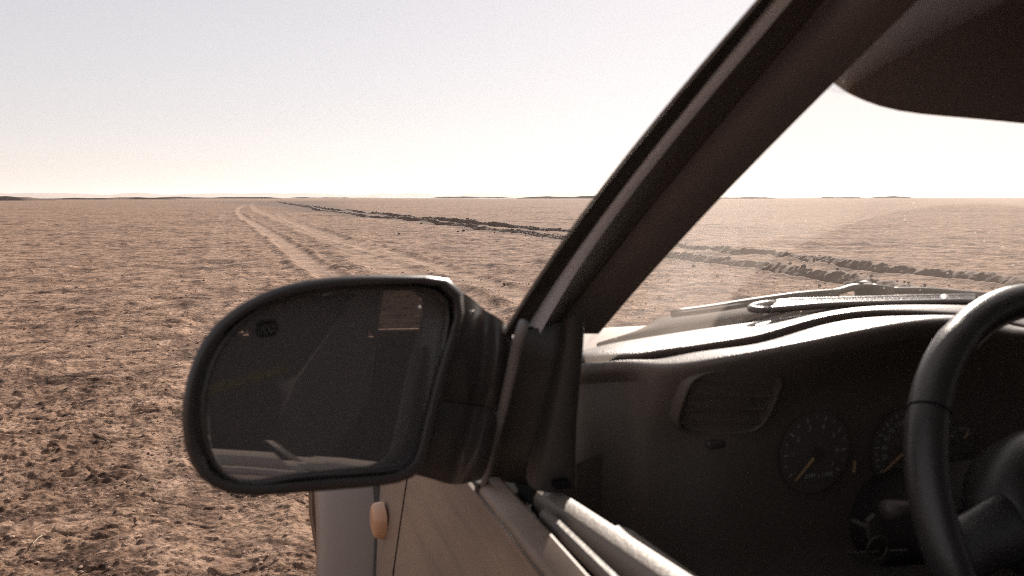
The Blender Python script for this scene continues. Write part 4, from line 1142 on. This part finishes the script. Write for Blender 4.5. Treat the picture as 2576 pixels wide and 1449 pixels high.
ST = [[(0.2626, 0.646, -0.1167), (0.264, 0.646, -0.1061), (0.2693, 0.646, -0.1013), (0.2758, 0.646, -0.1016), (0.2801, 0.646, -0.1068), (0.2822, 0.646, -0.1195)], [(0.2621, 0.6502, -0.1317), (0.2637, 0.6502, -0.1311), (0.269, 0.6502, -0.1314), (0.276, 0.6502, -0.1318), (0.2814, 0.6502, -0.1321), (0.2834, 0.6502, -0.1348)], [(0.258, 0.6545, -0.1649), (0.2603, 0.6545, -0.1651), (0.2665, 0.6545, -0.1656), (0.2742, 0.6545, -0.1661), (0.2805, 0.6545, -0.1666), (0.2821, 0.6545, -0.1686)], [(0.2521, 0.6587, -0.2023), (0.2552, 0.6587, -0.2026), (0.2638, 0.6587, -0.2034), (0.2724, 0.6587, -0.2042), (0.2787, 0.6587, -0.2047), (0.2811, 0.6587, -0.2068)], [(0.2439, 0.663, -0.2477), (0.2477, 0.663, -0.2481), (0.2587, 0.663, -0.2493), (0.2706, 0.663, -0.2506), (0.2802, 0.663, -0.2517), (0.2826, 0.663, -0.2539)], [(0.2408, 0.6673, -0.2678), (0.2455, 0.6673, -0.2691), (0.2581, 0.6673, -0.2713), (0.2717, 0.6673, -0.2737), (0.283, 0.6673, -0.2759), (0.2855, 0.6673, -0.2769)]]
rows = []
for r in ST:
    n = len(r)
    rows.append([Vector(r[0])+Vector((0, .025, 0))]+[Vector(p)+Vector((0, -.008*math.sin(math.pi*i/(n-1)), 0)) for i, p in enumerate(r)]+[Vector(r[-1])+Vector((.002, .05, 0))])
grid('sail_trim', rows, M_POST, door, sub=1)
tube('window_channel', [(0.2125, 0.6113, -0.1025), (0.2125, 0.6276, -0.1213), (0.2125, 0.6425, -0.1484), (0.2125, 0.6583, -0.1733), (0.2125, 0.6725, -0.1958), (0.2125, 0.6923, -0.2232), (0.2125, 0.7162, -0.2588), (0.2125, 0.7361, -0.2923)], [.0044, .0049, .0049, .0049, .0047, .0043, .0041, .0041], M_GREYSEAL, door, n=10, flat=1.0, up=(0, 1, 0))
rbox('channel_foot', (0.2121, 0.7361, -0.2915), (.014, .012, .020), M_RUBBER, door, .003)

# ---- belt line: gap, outer moulding, slot, inner strip, pads
YS = [0.782, 0.7225, 0.663, 0.595, 0.527, 0.459, 0.3825, 0.255, 0.085, -0.17]
def sy(name, prof, m, ys=YS, flare=None, **k):
    rows = []
    for y in ys:
        f = flare(y) if flare else 0
        rows.append([(x+f, y, z) for x, z in prof])
    return sweep_y(name, rows, m, door, sharp=40, **k)
sy('door_top', [(0.2065, -0.2992), (0.2065, -0.2941), (0.2805, -0.2941), (0.2805, -0.2992)], M_BLACK, [0.8925, 0.68, 0.425, 0, -0.17])
sy('belt_gap', [(0.2044, -0.2975), (0.2044, -0.292), (0.2104, -0.2916), (0.2104, -0.2975)], M_BLACK)
M_BELT = mat('dusty_belt_moulding', (.16, .12, .095), .5, dust=.5)
ysm = [0.7438, 0.7378, 0.7225, 0.68, 0.612, 0.527, 0.425, 0.255, 0., -0.17]
sy('belt_moulding', [(0.2078, -0.2992), (0.2074, -0.2873), (0.2108, -0.2826), (0.2257, -0.275), (0.2282, -0.2758), (0.2295, -0.2848)], M_BELT, ysm)
sy('window_slot', [(0.2291, -0.2992), (0.2291, -0.2839), (0.2414, -0.2839), (0.2414, -0.2992)], M_BLACK)
sy('inner_weatherstrip', [(0.2359, -0.2932), (0.2355, -0.2788), (0.2389, -0.275), (0.2435, -0.275), (0.2452, -0.2788), (0.2452, -0.2932)], M_PAD, [0.6358, 0.6307, 0.595, 0.527, 0.425, 0.255, 0., -0.17], lambda y: .03*max(0, .6375-y))
for q, x in enumerate((0.2512, 0.2563)):
    sy('slot_lip', [(x, -0.289), (x+0.0004, -0.2797), (x+0.0019, -0.2792), (x+0.0026, -0.289)], M_PLASTIC, [0.6587, 0.595, 0.527, 0.425, 0.255, 0, -0.17], lambda y: .13*max(0, .663-y))
def padflare(y): return .155*max(0, min(.255, .6715-y))
sy('door_pad', [(0.2448, -0.306), (0.2439, -0.2788), (0.2473, -0.2733), (0.2567, -0.2703), (0.2669, -0.2728), (0.2737, -0.2839), (0.2762, -0.34), (0.255, -0.357)], M_PAD, [0.6732, 0.6681, 0.646, 0.595, 0.544, 0.493, 0.425, 0.2975, 0.085, -0.17], padflare)
sy('arm_rest', [(0.2703, -0.357), (0.2703, -0.2932), (0.2771, -0.2831), (0.2932, -0.2805), (0.3077, -0.2873), (0.3145, -0.306), (0.3102, -0.391), (0.2805, -0.425)], M_PAD, [0.595, 0.5865, 0.561, 0.51, 0.442, 0.357, 0.255, 0.085, -0.17], lambda y: .10*max(0, min(.17, .5865-y)))
grid('door_card', [[(.25+.10*t, .69+.06*t, z) for t in (0, .5, 1)] for z in (-.27, -.40, -.6, -.9)], M_DASHLOW, door)
rbox('lock_button', (0.2623, 0.6502, -0.2593), (.016, .012, .007), M_BLACK, door, .002)

# ---- cowl, black band at the foot of the glass, wiper
CW1 = [(0.4385, 0.965, -0.1957), (0.4738, 0.965, -0.1884), (0.5219, 0.965, -0.1822), (0.5714, 0.965, -0.1781), (0.6417, 0.965, -0.1714), (0.7283, 0.965, -0.1639), (0.8627, 0.965, -0.1591), (1.0557, 0.965, -0.1596), (1.225, 0.965, -0.1637)]
CW2 = [(0.4709, 1.02, -0.2044), (0.5196, 1.02, -0.1932), (0.5475, 1.02, -0.1825), (0.5674, 1.02, -0.1735), (0.6301, 1.02, -0.1681), (0.6915, 1.02, -0.1655), (0.7981, 1.02, -0.1559), (0.9111, 1.02, -0.1541), (1.1153, 1.02, -0.1619), (1.2945, 1.02, -0.1702)]
c1 = catmull(CW1, 4); c2 = catmull(CW2[:1]+CW2[1:9], 4)
grid('cowl', [[p+Vector((0, -.02, -.03)) for p in c1], c1, [a.lerp(b, .5)+Vector((0, 0, .001)) for a, b in zip(c1, c2)], c2, [p+Vector((0, .03, -.05)) for p in c2]], M_COWL, car)
wp = empty('wiper', (PIV[0], PIV[1], PIV[2]+H), car)
tube('blade', catmull([(0.5464, 0.955, -0.1577), (0.6151, 0.955, -0.1524), (0.6799, 0.955, -0.1461), (0.7538, 0.955, -0.1404), (0.8224, 0.955, -0.1383)], 4), .0048, M_PLASTIC, wp, n=8)
tube('blade_rubber', catmull([(0.5425, 0.948, -0.1592), (0.6107, 0.948, -0.1546), (0.6751, 0.948, -0.149), (0.7485, 0.948, -0.144), (0.8167, 0.948, -0.142)], 4), .0035, M_RUBBER, wp, n=8)
tube('arm', catmull([(0.7601, 0.985, -0.1501), (0.8134, 0.985, -0.1456), (0.8497, 0.985, -0.1421), (0.8791, 0.985, -0.1365), (0.9169, 0.985, -0.1378), (0.9403, 0.985, -0.1436)], 4), .0075, M_PLASTIC, wp, n=10, flat=.7)
tube('spindle_cap', [(0.8866, 0.985, -0.1367), (0.9119, 1.0, -0.1442), (0.9388, 1.02, -0.1603)], [.008, .016, .02], M_PLASTIC, wp, n=12)
rbox('hinge', (0.9288, 0.985, -0.1438), (.045, .02, .018), M_PLASTIC, wp, .004, (0, 8, 10))
tube('passenger_blade', catmull([(0.9586, 1.0, -0.1466), (1.0348, 1.0, -0.1494), (1.1101, 1.0, -0.1568), (1.1972, 1.0, -0.1648), (1.3633, 1.0, -0.1762)], 4), .0055, M_PLASTIC, wp, n=8)
wt = tube('washer_pipe', catmull([(0.6943, 0.97, -0.1572), (0.7317, 0.97, -0.1577), (0.7735, 0.97, -0.1583)], 3), .0022, M_CHROME, wp, n=6)

# ---- seats (seen in the mirror)
for x in (.70, 1.38):
    st = empty('front_seat', (x, -.3, .5), car)
    rbox('cushion', (x, -.12, -.72), (.50, .52, .16), M_SEAT, st, .06, (6, 0, 0))
    rbox('backrest', (x, -.46, -.36), (.48, .14, .62), M_SEAT, st, .06, (-14, 0, 0))
    rbox('headrest', (x, -.56, .02), (.27, .10, .17), M_SEAT, st, .05, (-8, 0, 0))
    for q in (-.06, .06):
        tube('headrest_post', [(x+q, -.54, -.12), (x+q, -.555, -.02)], .006, M_CHROME, st, n=8)
rs = empty('rear_seat', (XC, -1.3, .5), car)
rbox('cushion', (XC, -1.15, -.70), (1.25, .50, .16), M_SEAT, rs, .05)
rbox('backrest', (XC, -1.45, -.38), (1.25, .14, .56), M_SEAT, rs, .06, (-14, 0, 0))

# ---- door mirror
MC = Vector((0.0414, 0.5865, -0.1368)); NB = Vector((0.3418, -0.9391, 0.0349)); NG = Vector((0.4063, -0.9126, 0.0454))
R_OUT = [(0.1497, 0.6253, -0.1521), (0.1463, 0.6237, -0.1633), (0.1431, 0.6221, -0.1741), (0.1398, 0.6205, -0.1848), (0.1365, 0.6189, -0.1956), (0.1329, 0.6172, -0.2069), (0.1274, 0.6148, -0.2174), (0.1176, 0.611, -0.2236), (0.1048, 0.6063, -0.2249), (0.092, 0.6017, -0.2239), (0.0804, 0.5975, -0.2223), (0.0699, 0.5937, -0.2207), (0.0601, 0.5903, -0.2191), (0.0509, 0.5869, -0.2176), (0.0419, 0.5837, -0.2161), (0.0329, 0.5805, -0.2146), (0.0237, 0.5772, -0.2131), (0.0141, 0.5738, -0.2114), (0.0038, 0.5701, -0.2095), (-0.0072, 0.5662, -0.2069), (-0.0184, 0.5623, -0.2027), (-0.0287, 0.5588, -0.1961), (-0.0368, 0.5562, -0.1871), (-0.0423, 0.5546, -0.1763), (-0.0452, 0.5539, -0.1648), (-0.0463, 0.554, -0.1534), (-0.0462, 0.5544, -0.1425), (-0.045, 0.5552, -0.132), (-0.043, 0.5563, -0.1222), (-0.0402, 0.5577, -0.113), (-0.0367, 0.5593, -0.1043), (-0.0324, 0.5611, -0.0964), (-0.0272, 0.5633, -0.0893), (-0.0213, 0.5657, -0.083), (-0.0147, 0.5683, -0.0778), (-0.0077, 0.571, -0.0733), (-0.0004, 0.5738, -0.0697), (0.0069, 0.5766, -0.0665), (0.0144, 0.5794, -0.0639), (0.0222, 0.5823, -0.0619), (0.0301, 0.5852, -0.0604), (0.0383, 0.5882, -0.0593), (0.0468, 0.5913, -0.0586), (0.0557, 0.5946, -0.0581), (0.0651, 0.5981, -0.058), (0.0754, 0.6018, -0.0581), (0.0868, 0.6059, -0.0586), (0.0997, 0.6106, -0.0594), (0.1149, 0.6161, -0.0606), (0.1336, 0.6228, -0.0621), (0.1539, 0.6301, -0.0665), (0.1671, 0.6344, -0.0783), (0.168, 0.6341, -0.0956), (0.1628, 0.6316, -0.1127), (0.1577, 0.6292, -0.1274), (0.1533, 0.6271, -0.1403)]
R_LIP = [(0.1435, 0.6189, -0.1502), (0.1403, 0.6173, -0.1607), (0.1372, 0.6158, -0.1709), (0.1341, 0.6143, -0.181), (0.131, 0.6128, -0.1913), (0.1278, 0.6113, -0.2021), (0.1227, 0.609, -0.2121), (0.1134, 0.6054, -0.2179), (0.1012, 0.6009, -0.2191), (0.089, 0.5966, -0.218), (0.078, 0.5926, -0.2163), (0.0681, 0.589, -0.2147), (0.0589, 0.5858, -0.2131), (0.0502, 0.5826, -0.2117), (0.0417, 0.5796, -0.2104), (0.0332, 0.5766, -0.2091), (0.0246, 0.5735, -0.2078), (0.0154, 0.5702, -0.2064), (0.0056, 0.5667, -0.2047), (-0.0051, 0.5629, -0.2025), (-0.016, 0.559, -0.1987), (-0.0259, 0.5557, -0.1926), (-0.0338, 0.5531, -0.184), (-0.039, 0.5516, -0.1737), (-0.0418, 0.551, -0.1626), (-0.0428, 0.551, -0.1517), (-0.0426, 0.5515, -0.1412), (-0.0414, 0.5523, -0.1312), (-0.0394, 0.5534, -0.1218), (-0.0367, 0.5547, -0.113), (-0.0332, 0.5563, -0.1048), (-0.029, 0.5581, -0.0973), (-0.024, 0.5602, -0.0906), (-0.0182, 0.5625, -0.0847), (-0.0119, 0.565, -0.0798), (-0.0052, 0.5675, -0.0757), (0.0017, 0.5702, -0.0723), (0.0087, 0.5728, -0.0694), (0.0158, 0.5755, -0.0671), (0.0232, 0.5783, -0.0653), (0.0306, 0.581, -0.0639), (0.0383, 0.5839, -0.0629), (0.0463, 0.5868, -0.0622), (0.0547, 0.5899, -0.0617), (0.0636, 0.5931, -0.0615), (0.0733, 0.5967, -0.0615), (0.0842, 0.6006, -0.0618), (0.0965, 0.605, -0.0624), (0.111, 0.6103, -0.0634), (0.1291, 0.6168, -0.0645), (0.1488, 0.6238, -0.0686), (0.1614, 0.628, -0.0798), (0.162, 0.6276, -0.0965), (0.1567, 0.6251, -0.1128), (0.1515, 0.6227, -0.1268), (0.1471, 0.6206, -0.1391)]
R_LIP2 = [(0.1397, 0.6197, -0.1501), (0.1365, 0.6181, -0.1602), (0.1335, 0.6167, -0.1699), (0.1306, 0.6153, -0.1796), (0.1277, 0.6138, -0.1896), (0.1248, 0.6124, -0.2), (0.1199, 0.6102, -0.2097), (0.111, 0.6068, -0.2154), (0.0992, 0.6024, -0.2164), (0.0874, 0.5982, -0.2151), (0.0767, 0.5944, -0.2134), (0.0672, 0.591, -0.2117), (0.0584, 0.5878, -0.2102), (0.0501, 0.5848, -0.2088), (0.042, 0.5819, -0.2076), (0.0339, 0.579, -0.2064), (0.0255, 0.576, -0.2053), (0.0167, 0.5729, -0.2041), (0.0071, 0.5694, -0.2028), (-0.0033, 0.5657, -0.2008), (-0.014, 0.5619, -0.1973), (-0.0238, 0.5586, -0.1915), (-0.0316, 0.5561, -0.1832), (-0.0367, 0.5546, -0.1731), (-0.0393, 0.554, -0.1624), (-0.0402, 0.5541, -0.1517), (-0.04, 0.5546, -0.1415), (-0.0387, 0.5554, -0.1318), (-0.0367, 0.5565, -0.1227), (-0.034, 0.5578, -0.1142), (-0.0306, 0.5593, -0.1063), (-0.0264, 0.5611, -0.099), (-0.0215, 0.5631, -0.0926), (-0.0158, 0.5654, -0.087), (-0.0096, 0.5678, -0.0824), (-0.0031, 0.5703, -0.0785), (0.0036, 0.5729, -0.0753), (0.0103, 0.5754, -0.0726), (0.0172, 0.578, -0.0704), (0.0242, 0.5806, -0.0688), (0.0314, 0.5833, -0.0675), (0.0387, 0.586, -0.0665), (0.0464, 0.5888, -0.0659), (0.0544, 0.5917, -0.0654), (0.0629, 0.5949, -0.0651), (0.0723, 0.5983, -0.065), (0.0828, 0.6021, -0.0652), (0.0947, 0.6064, -0.0656), (0.1089, 0.6115, -0.0663), (0.1266, 0.6179, -0.0673), (0.1459, 0.6248, -0.071), (0.1582, 0.6289, -0.0819), (0.1586, 0.6284, -0.0981), (0.1531, 0.6259, -0.114), (0.1477, 0.6234, -0.1276), (0.1434, 0.6214, -0.1394)]
R_IN = [(0.1475, 0.633, -0.1537), (0.1452, 0.6318, -0.1648), (0.1429, 0.6305, -0.1757), (0.1405, 0.6292, -0.1868), (0.138, 0.6279, -0.1982), (0.1341, 0.626, -0.2093), (0.1263, 0.6229, -0.2176), (0.114, 0.6183, -0.2206), (0.1004, 0.6134, -0.2195), (0.0882, 0.609, -0.2176), (0.0776, 0.6053, -0.2161), (0.0681, 0.6018, -0.2147), (0.0593, 0.5987, -0.2133), (0.0509, 0.5957, -0.2119), (0.0428, 0.5928, -0.2105), (0.0347, 0.5899, -0.209), (0.0263, 0.5869, -0.2078), (0.0173, 0.5836, -0.2072), (0.007, 0.5799, -0.2069), (-0.0041, 0.5759, -0.2056), (-0.0149, 0.5721, -0.2016), (-0.0238, 0.5692, -0.1946), (-0.03, 0.5672, -0.1852), (-0.0337, 0.5663, -0.1747), (-0.0356, 0.566, -0.164), (-0.0364, 0.5661, -0.1537), (-0.0363, 0.5665, -0.1438), (-0.0353, 0.5672, -0.1344), (-0.0335, 0.5682, -0.1256), (-0.031, 0.5694, -0.1173), (-0.028, 0.5708, -0.1095), (-0.0242, 0.5724, -0.1023), (-0.0198, 0.5743, -0.0957), (-0.0146, 0.5764, -0.0898), (-0.0089, 0.5787, -0.0848), (-0.0027, 0.581, -0.0805), (0.0037, 0.5835, -0.0768), (0.0104, 0.5861, -0.0737), (0.0172, 0.5886, -0.0709), (0.0244, 0.5913, -0.069), (0.0317, 0.5941, -0.0675), (0.0393, 0.5969, -0.0661), (0.0473, 0.5998, -0.0653), (0.0556, 0.6028, -0.0651), (0.0644, 0.606, -0.0654), (0.0739, 0.6095, -0.0657), (0.0844, 0.6133, -0.0662), (0.0963, 0.6176, -0.067), (0.1103, 0.6226, -0.0683), (0.1273, 0.6287, -0.0699), (0.1455, 0.6352, -0.0742), (0.1571, 0.639, -0.0853), (0.1581, 0.6388, -0.101), (0.1551, 0.6372, -0.1163), (0.1524, 0.6357, -0.1298), (0.1499, 0.6343, -0.1422)]
R_IN2 = [(0.1428, 0.6271, -0.152), (0.1405, 0.6259, -0.1626), (0.1383, 0.6247, -0.1731), (0.1361, 0.6235, -0.1837), (0.1337, 0.6222, -0.1947), (0.1301, 0.6205, -0.2054), (0.1226, 0.6175, -0.2134), (0.1108, 0.6131, -0.2161), (0.0977, 0.6083, -0.215), (0.0859, 0.6041, -0.213), (0.0758, 0.6005, -0.2114), (0.0667, 0.5972, -0.21), (0.0583, 0.5942, -0.2086), (0.0503, 0.5914, -0.2073), (0.0426, 0.5886, -0.206), (0.0348, 0.5858, -0.2046), (0.0269, 0.583, -0.2036), (0.0181, 0.5798, -0.2032), (0.0082, 0.5762, -0.2031), (-0.0026, 0.5723, -0.202), (-0.0131, 0.5686, -0.1984), (-0.0217, 0.5657, -0.1916), (-0.0278, 0.5639, -0.1826), (-0.0314, 0.5629, -0.1724), (-0.0331, 0.5627, -0.162), (-0.0338, 0.5628, -0.1521), (-0.0337, 0.5632, -0.1426), (-0.0326, 0.5639, -0.1336), (-0.0308, 0.5649, -0.1251), (-0.0284, 0.5661, -0.1171), (-0.0254, 0.5675, -0.1096), (-0.0217, 0.5691, -0.1027), (-0.0174, 0.5709, -0.0964), (-0.0124, 0.5729, -0.0909), (-0.0068, 0.5751, -0.0861), (-0.0009, 0.5774, -0.082), (0.0053, 0.5798, -0.0786), (0.0116, 0.5822, -0.0756), (0.0182, 0.5847, -0.0731), (0.025, 0.5872, -0.0712), (0.032, 0.5898, -0.0698), (0.0393, 0.5925, -0.0685), (0.0468, 0.5953, -0.0677), (0.0548, 0.5982, -0.0676), (0.0631, 0.6012, -0.0677), (0.0722, 0.6045, -0.068), (0.0823, 0.6082, -0.0683), (0.0938, 0.6124, -0.069), (0.1073, 0.6172, -0.07), (0.1238, 0.6232, -0.0714), (0.1416, 0.6295, -0.0755), (0.1528, 0.6332, -0.0862), (0.1536, 0.6329, -0.1014), (0.1505, 0.6312, -0.1162), (0.1477, 0.6297, -0.1292), (0.1452, 0.6284, -0.141)]
R_GL0 = [(0.1432, 0.644, -0.1559), (0.1409, 0.6425, -0.1663), (0.1386, 0.641, -0.1766), (0.1364, 0.6394, -0.187), (0.1341, 0.6379, -0.1978), (0.1305, 0.6357, -0.2084), (0.123, 0.632, -0.216), (0.111, 0.6266, -0.2182), (0.0977, 0.6208, -0.2165), (0.0859, 0.6156, -0.2141), (0.0758, 0.6112, -0.2121), (0.0669, 0.6073, -0.2104), (0.0586, 0.6037, -0.2088), (0.0508, 0.6003, -0.2073), (0.0433, 0.597, -0.2058), (0.0357, 0.5938, -0.2044), (0.0279, 0.5903, -0.2032), (0.0194, 0.5866, -0.2028), (0.0096, 0.5822, -0.2026), (-0.0011, 0.5775, -0.2015), (-0.0115, 0.5731, -0.1978), (-0.02, 0.5696, -0.1911), (-0.0259, 0.5674, -0.1822), (-0.0293, 0.5664, -0.1722), (-0.031, 0.5662, -0.1621), (-0.0316, 0.5664, -0.1523), (-0.0314, 0.5669, -0.1431), (-0.0303, 0.5678, -0.1344), (-0.0285, 0.569, -0.1262), (-0.0261, 0.5705, -0.1185), (-0.0231, 0.5722, -0.1113), (-0.0195, 0.5741, -0.1047), (-0.0153, 0.5763, -0.0987), (-0.0104, 0.5787, -0.0934), (-0.0049, 0.5814, -0.0889), (0.0009, 0.5842, -0.0851), (0.0069, 0.587, -0.0819), (0.0132, 0.5899, -0.0791), (0.0195, 0.5929, -0.0767), (0.0262, 0.5959, -0.0751), (0.0331, 0.5991, -0.0738), (0.0401, 0.6023, -0.0726), (0.0476, 0.6056, -0.0719), (0.0553, 0.6091, -0.0718), (0.0636, 0.6127, -0.072), (0.0726, 0.6167, -0.0722), (0.0827, 0.6212, -0.0726), (0.0943, 0.6263, -0.0732), (0.1079, 0.6324, -0.0742), (0.1248, 0.6398, -0.0756), (0.1431, 0.6477, -0.0797), (0.1545, 0.6523, -0.0904), (0.1551, 0.6518, -0.1058), (0.1515, 0.6495, -0.1205), (0.1485, 0.6475, -0.1333), (0.1457, 0.6457, -0.145)]
R_GL = [(0.1404, 0.6406, -0.1549), (0.1381, 0.6391, -0.165), (0.136, 0.6376, -0.175), (0.1338, 0.6362, -0.1852), (0.1316, 0.6347, -0.1957), (0.1281, 0.6326, -0.2061), (0.1208, 0.629, -0.2135), (0.1091, 0.6237, -0.2157), (0.0961, 0.618, -0.2139), (0.0846, 0.613, -0.2114), (0.0748, 0.6087, -0.2094), (0.066, 0.6049, -0.2077), (0.058, 0.6014, -0.2061), (0.0505, 0.5981, -0.2047), (0.0432, 0.5949, -0.2033), (0.0358, 0.5917, -0.2019), (0.0283, 0.5884, -0.2009), (0.0199, 0.5847, -0.2005), (0.0103, 0.5805, -0.2005), (-0.0002, 0.5758, -0.1996), (-0.0104, 0.5714, -0.1961), (-0.0188, 0.568, -0.1895), (-0.0246, 0.5659, -0.1808), (-0.0279, 0.5649, -0.171), (-0.0295, 0.5647, -0.161), (-0.0301, 0.5649, -0.1515), (-0.0298, 0.5655, -0.1425), (-0.0287, 0.5664, -0.134), (-0.0269, 0.5676, -0.1259), (-0.0245, 0.569, -0.1184), (-0.0216, 0.5707, -0.1115), (-0.018, 0.5726, -0.105), (-0.0139, 0.5747, -0.0992), (-0.0091, 0.5771, -0.0941), (-0.0037, 0.5797, -0.0898), (0.0019, 0.5824, -0.0861), (0.0079, 0.5852, -0.083), (0.0139, 0.588, -0.0804), (0.0201, 0.5909, -0.0781), (0.0266, 0.5939, -0.0765), (0.0333, 0.5969, -0.0753), (0.0401, 0.6, -0.0741), (0.0473, 0.6032, -0.0734), (0.0549, 0.6066, -0.0733), (0.0629, 0.6102, -0.0734), (0.0717, 0.6141, -0.0736), (0.0815, 0.6184, -0.0739), (0.0928, 0.6234, -0.0744), (0.1062, 0.6293, -0.0753), (0.1227, 0.6367, -0.0765), (0.1407, 0.6445, -0.0805), (0.1519, 0.6489, -0.091), (0.1524, 0.6484, -0.106), (0.1488, 0.6461, -0.1204), (0.1457, 0.6441, -0.133), (0.1429, 0.6423, -0.1443)]
mirror = empty('door_mirror', (MC.x, MC.y, MC.z+H), car)
def ringscale(r, s, d, cshift=(0, 0, 0)):
    c = MC+Vector(cshift)
    return [c+(Vector(p)-c)*s+Vector((.06, .97, -.20))*d for p in r]
shell = [R_LIP2, R_LIP, R_OUT, ringscale(R_OUT, 1.004, .010), ringscale(R_OUT, .985, .03), ringscale(R_OUT, .90, .06), ringscale(R_OUT, .74, .085), ringscale(R_OUT, .45, .10), ringscale(R_OUT, .05, .105)]
grid('mirror_housing', shell, M_MIRROR_BODY, mirror, wrapc=True)
grid('mirror_bezel', [R_LIP2, ringscale(R_LIP2, .985, .012), R_IN, R_IN2, R_GL0], M_MIRROR_BODY, mirror, wrapc=True)
glass = mk('mirror_glass', R_GL0, [tuple(range(56))], M_MIRROR, mirror, smooth=False)
# print on the glass
gx = Vector((0, 0, 1)).cross(NG).normalized(); gx = -gx if gx.x < 0 else gx
gy = NG.cross(gx).normalized(); gy = -gy if gy.z < 0 else gy
gxt = (gx+gy*.11).normalized(); gyt = NG.cross(gxt); gyt = -gyt if gyt.z < 0 else gyt
def onglass(p): return Vector(p)
T1 = (-0.0046, 0.5788, -0.1259); T2 = (-0.0052, 0.5784, -0.1291); T3 = (0.0098, 0.5869, -0.0928)
a = text_mesh('mirror_print', 'OBJECTS IN MIRROR ARE', .0050, T1, gxt, gyt, M_ETCH, mirror)
b = text_mesh('mirror_print', 'CLOSER THAN THEY APPEAR', .0050, T2, gxt, gyt, M_ETCH, mirror)
join_into(a, [b])
# heated-glass symbol
hb = []
hc = Vector(T3)
for k in range(3):
    pts = [hc+gx*(-.0038+.0038*k+.001*math.sin(i*1.3))+gy*(-.005+.0017*i)+NG*.0004 for i in range(7)]
    hb.append(tube('heater_mark', pts, .0005, M_BLACK, mirror, n=4))
pts = [hc+gx*(.0072*math.copysign(abs(math.cos(a_))**.5, math.cos(a_)))+gy*(.0049*math.copysign(abs(math.sin(a_))**.5, math.sin(a_)))+NG*.0004 for a_ in [2*math.pi*i/24 for i in range(25)]]
hb.append(tube('heater_mark', pts, .0006, M_BLACK, mirror, n=4))
join_into(hb[0], hb[1:])
# arm between housing and door
ARM = [[(0.1632, 0.6668, -0.075), (0.1551, 0.6668, -0.1779), (0.126, 0.6668, -0.2396)], [(0.1831, 0.6693, -0.0872), (0.1756, 0.6693, -0.1816), (0.1449, 0.6693, -0.2476)], [(0.1984, 0.6795, -0.0998), (0.1894, 0.6795, -0.1868), (0.1639, 0.6795, -0.2582)], [(0.2089, 0.6677, -0.1069), (0.1972, 0.6677, -0.1867), (0.1757, 0.6677, -0.2554)], [(0.2248, 0.6787, -0.1188), (0.2099, 0.6787, -0.1943), (0.1952, 0.6787, -0.257)]]
def arm(name, i0, i1, gap0, gap1, back=0.0, m=None):
    rows = []
    for top, seam, bot in zip(*[catmull([r_[q] for r_ in ARM], 4) for q in range(3)]):
        P = [Vector(p) for p in (top, seam, bot)]
        a, b = P[i0], P[i1]
        a = a+(b-a).normalized()*gap0; b = b+(a-b).normalized()*gap1
        row = []
        for k in range(9):
            t = k/8; q = a.lerp(b, t)
            q.y -= .010*math.sin(math.pi*t)**.6-back
            row.append(q)
        for k in range(8, -1, -1):
            t = k/8; q = a.lerp(b, t)
            q.y += .060+.02*math.sin(math.pi*t)-back
            row.append(q+Vector((0, 0, (.5-t)*-.03)))
        rows.append(row)
    grid(name, rows, m or M_MIRROR_BODY, mirror, wrapc=True, caps=True, sharp=50)
arm('mirror_arm', 0, 1, 0, .0003)
arm('mirror_arm_core', 0, 2, .012, .012, .022, M_BLACK)
arm('mirror_arm_cover', 1, 2, .0003, 0)
rbox('mirror_screw', (0.1702, 0.6188, -0.0934), (.004, .003, .004), M_CHROME, mirror, .001)
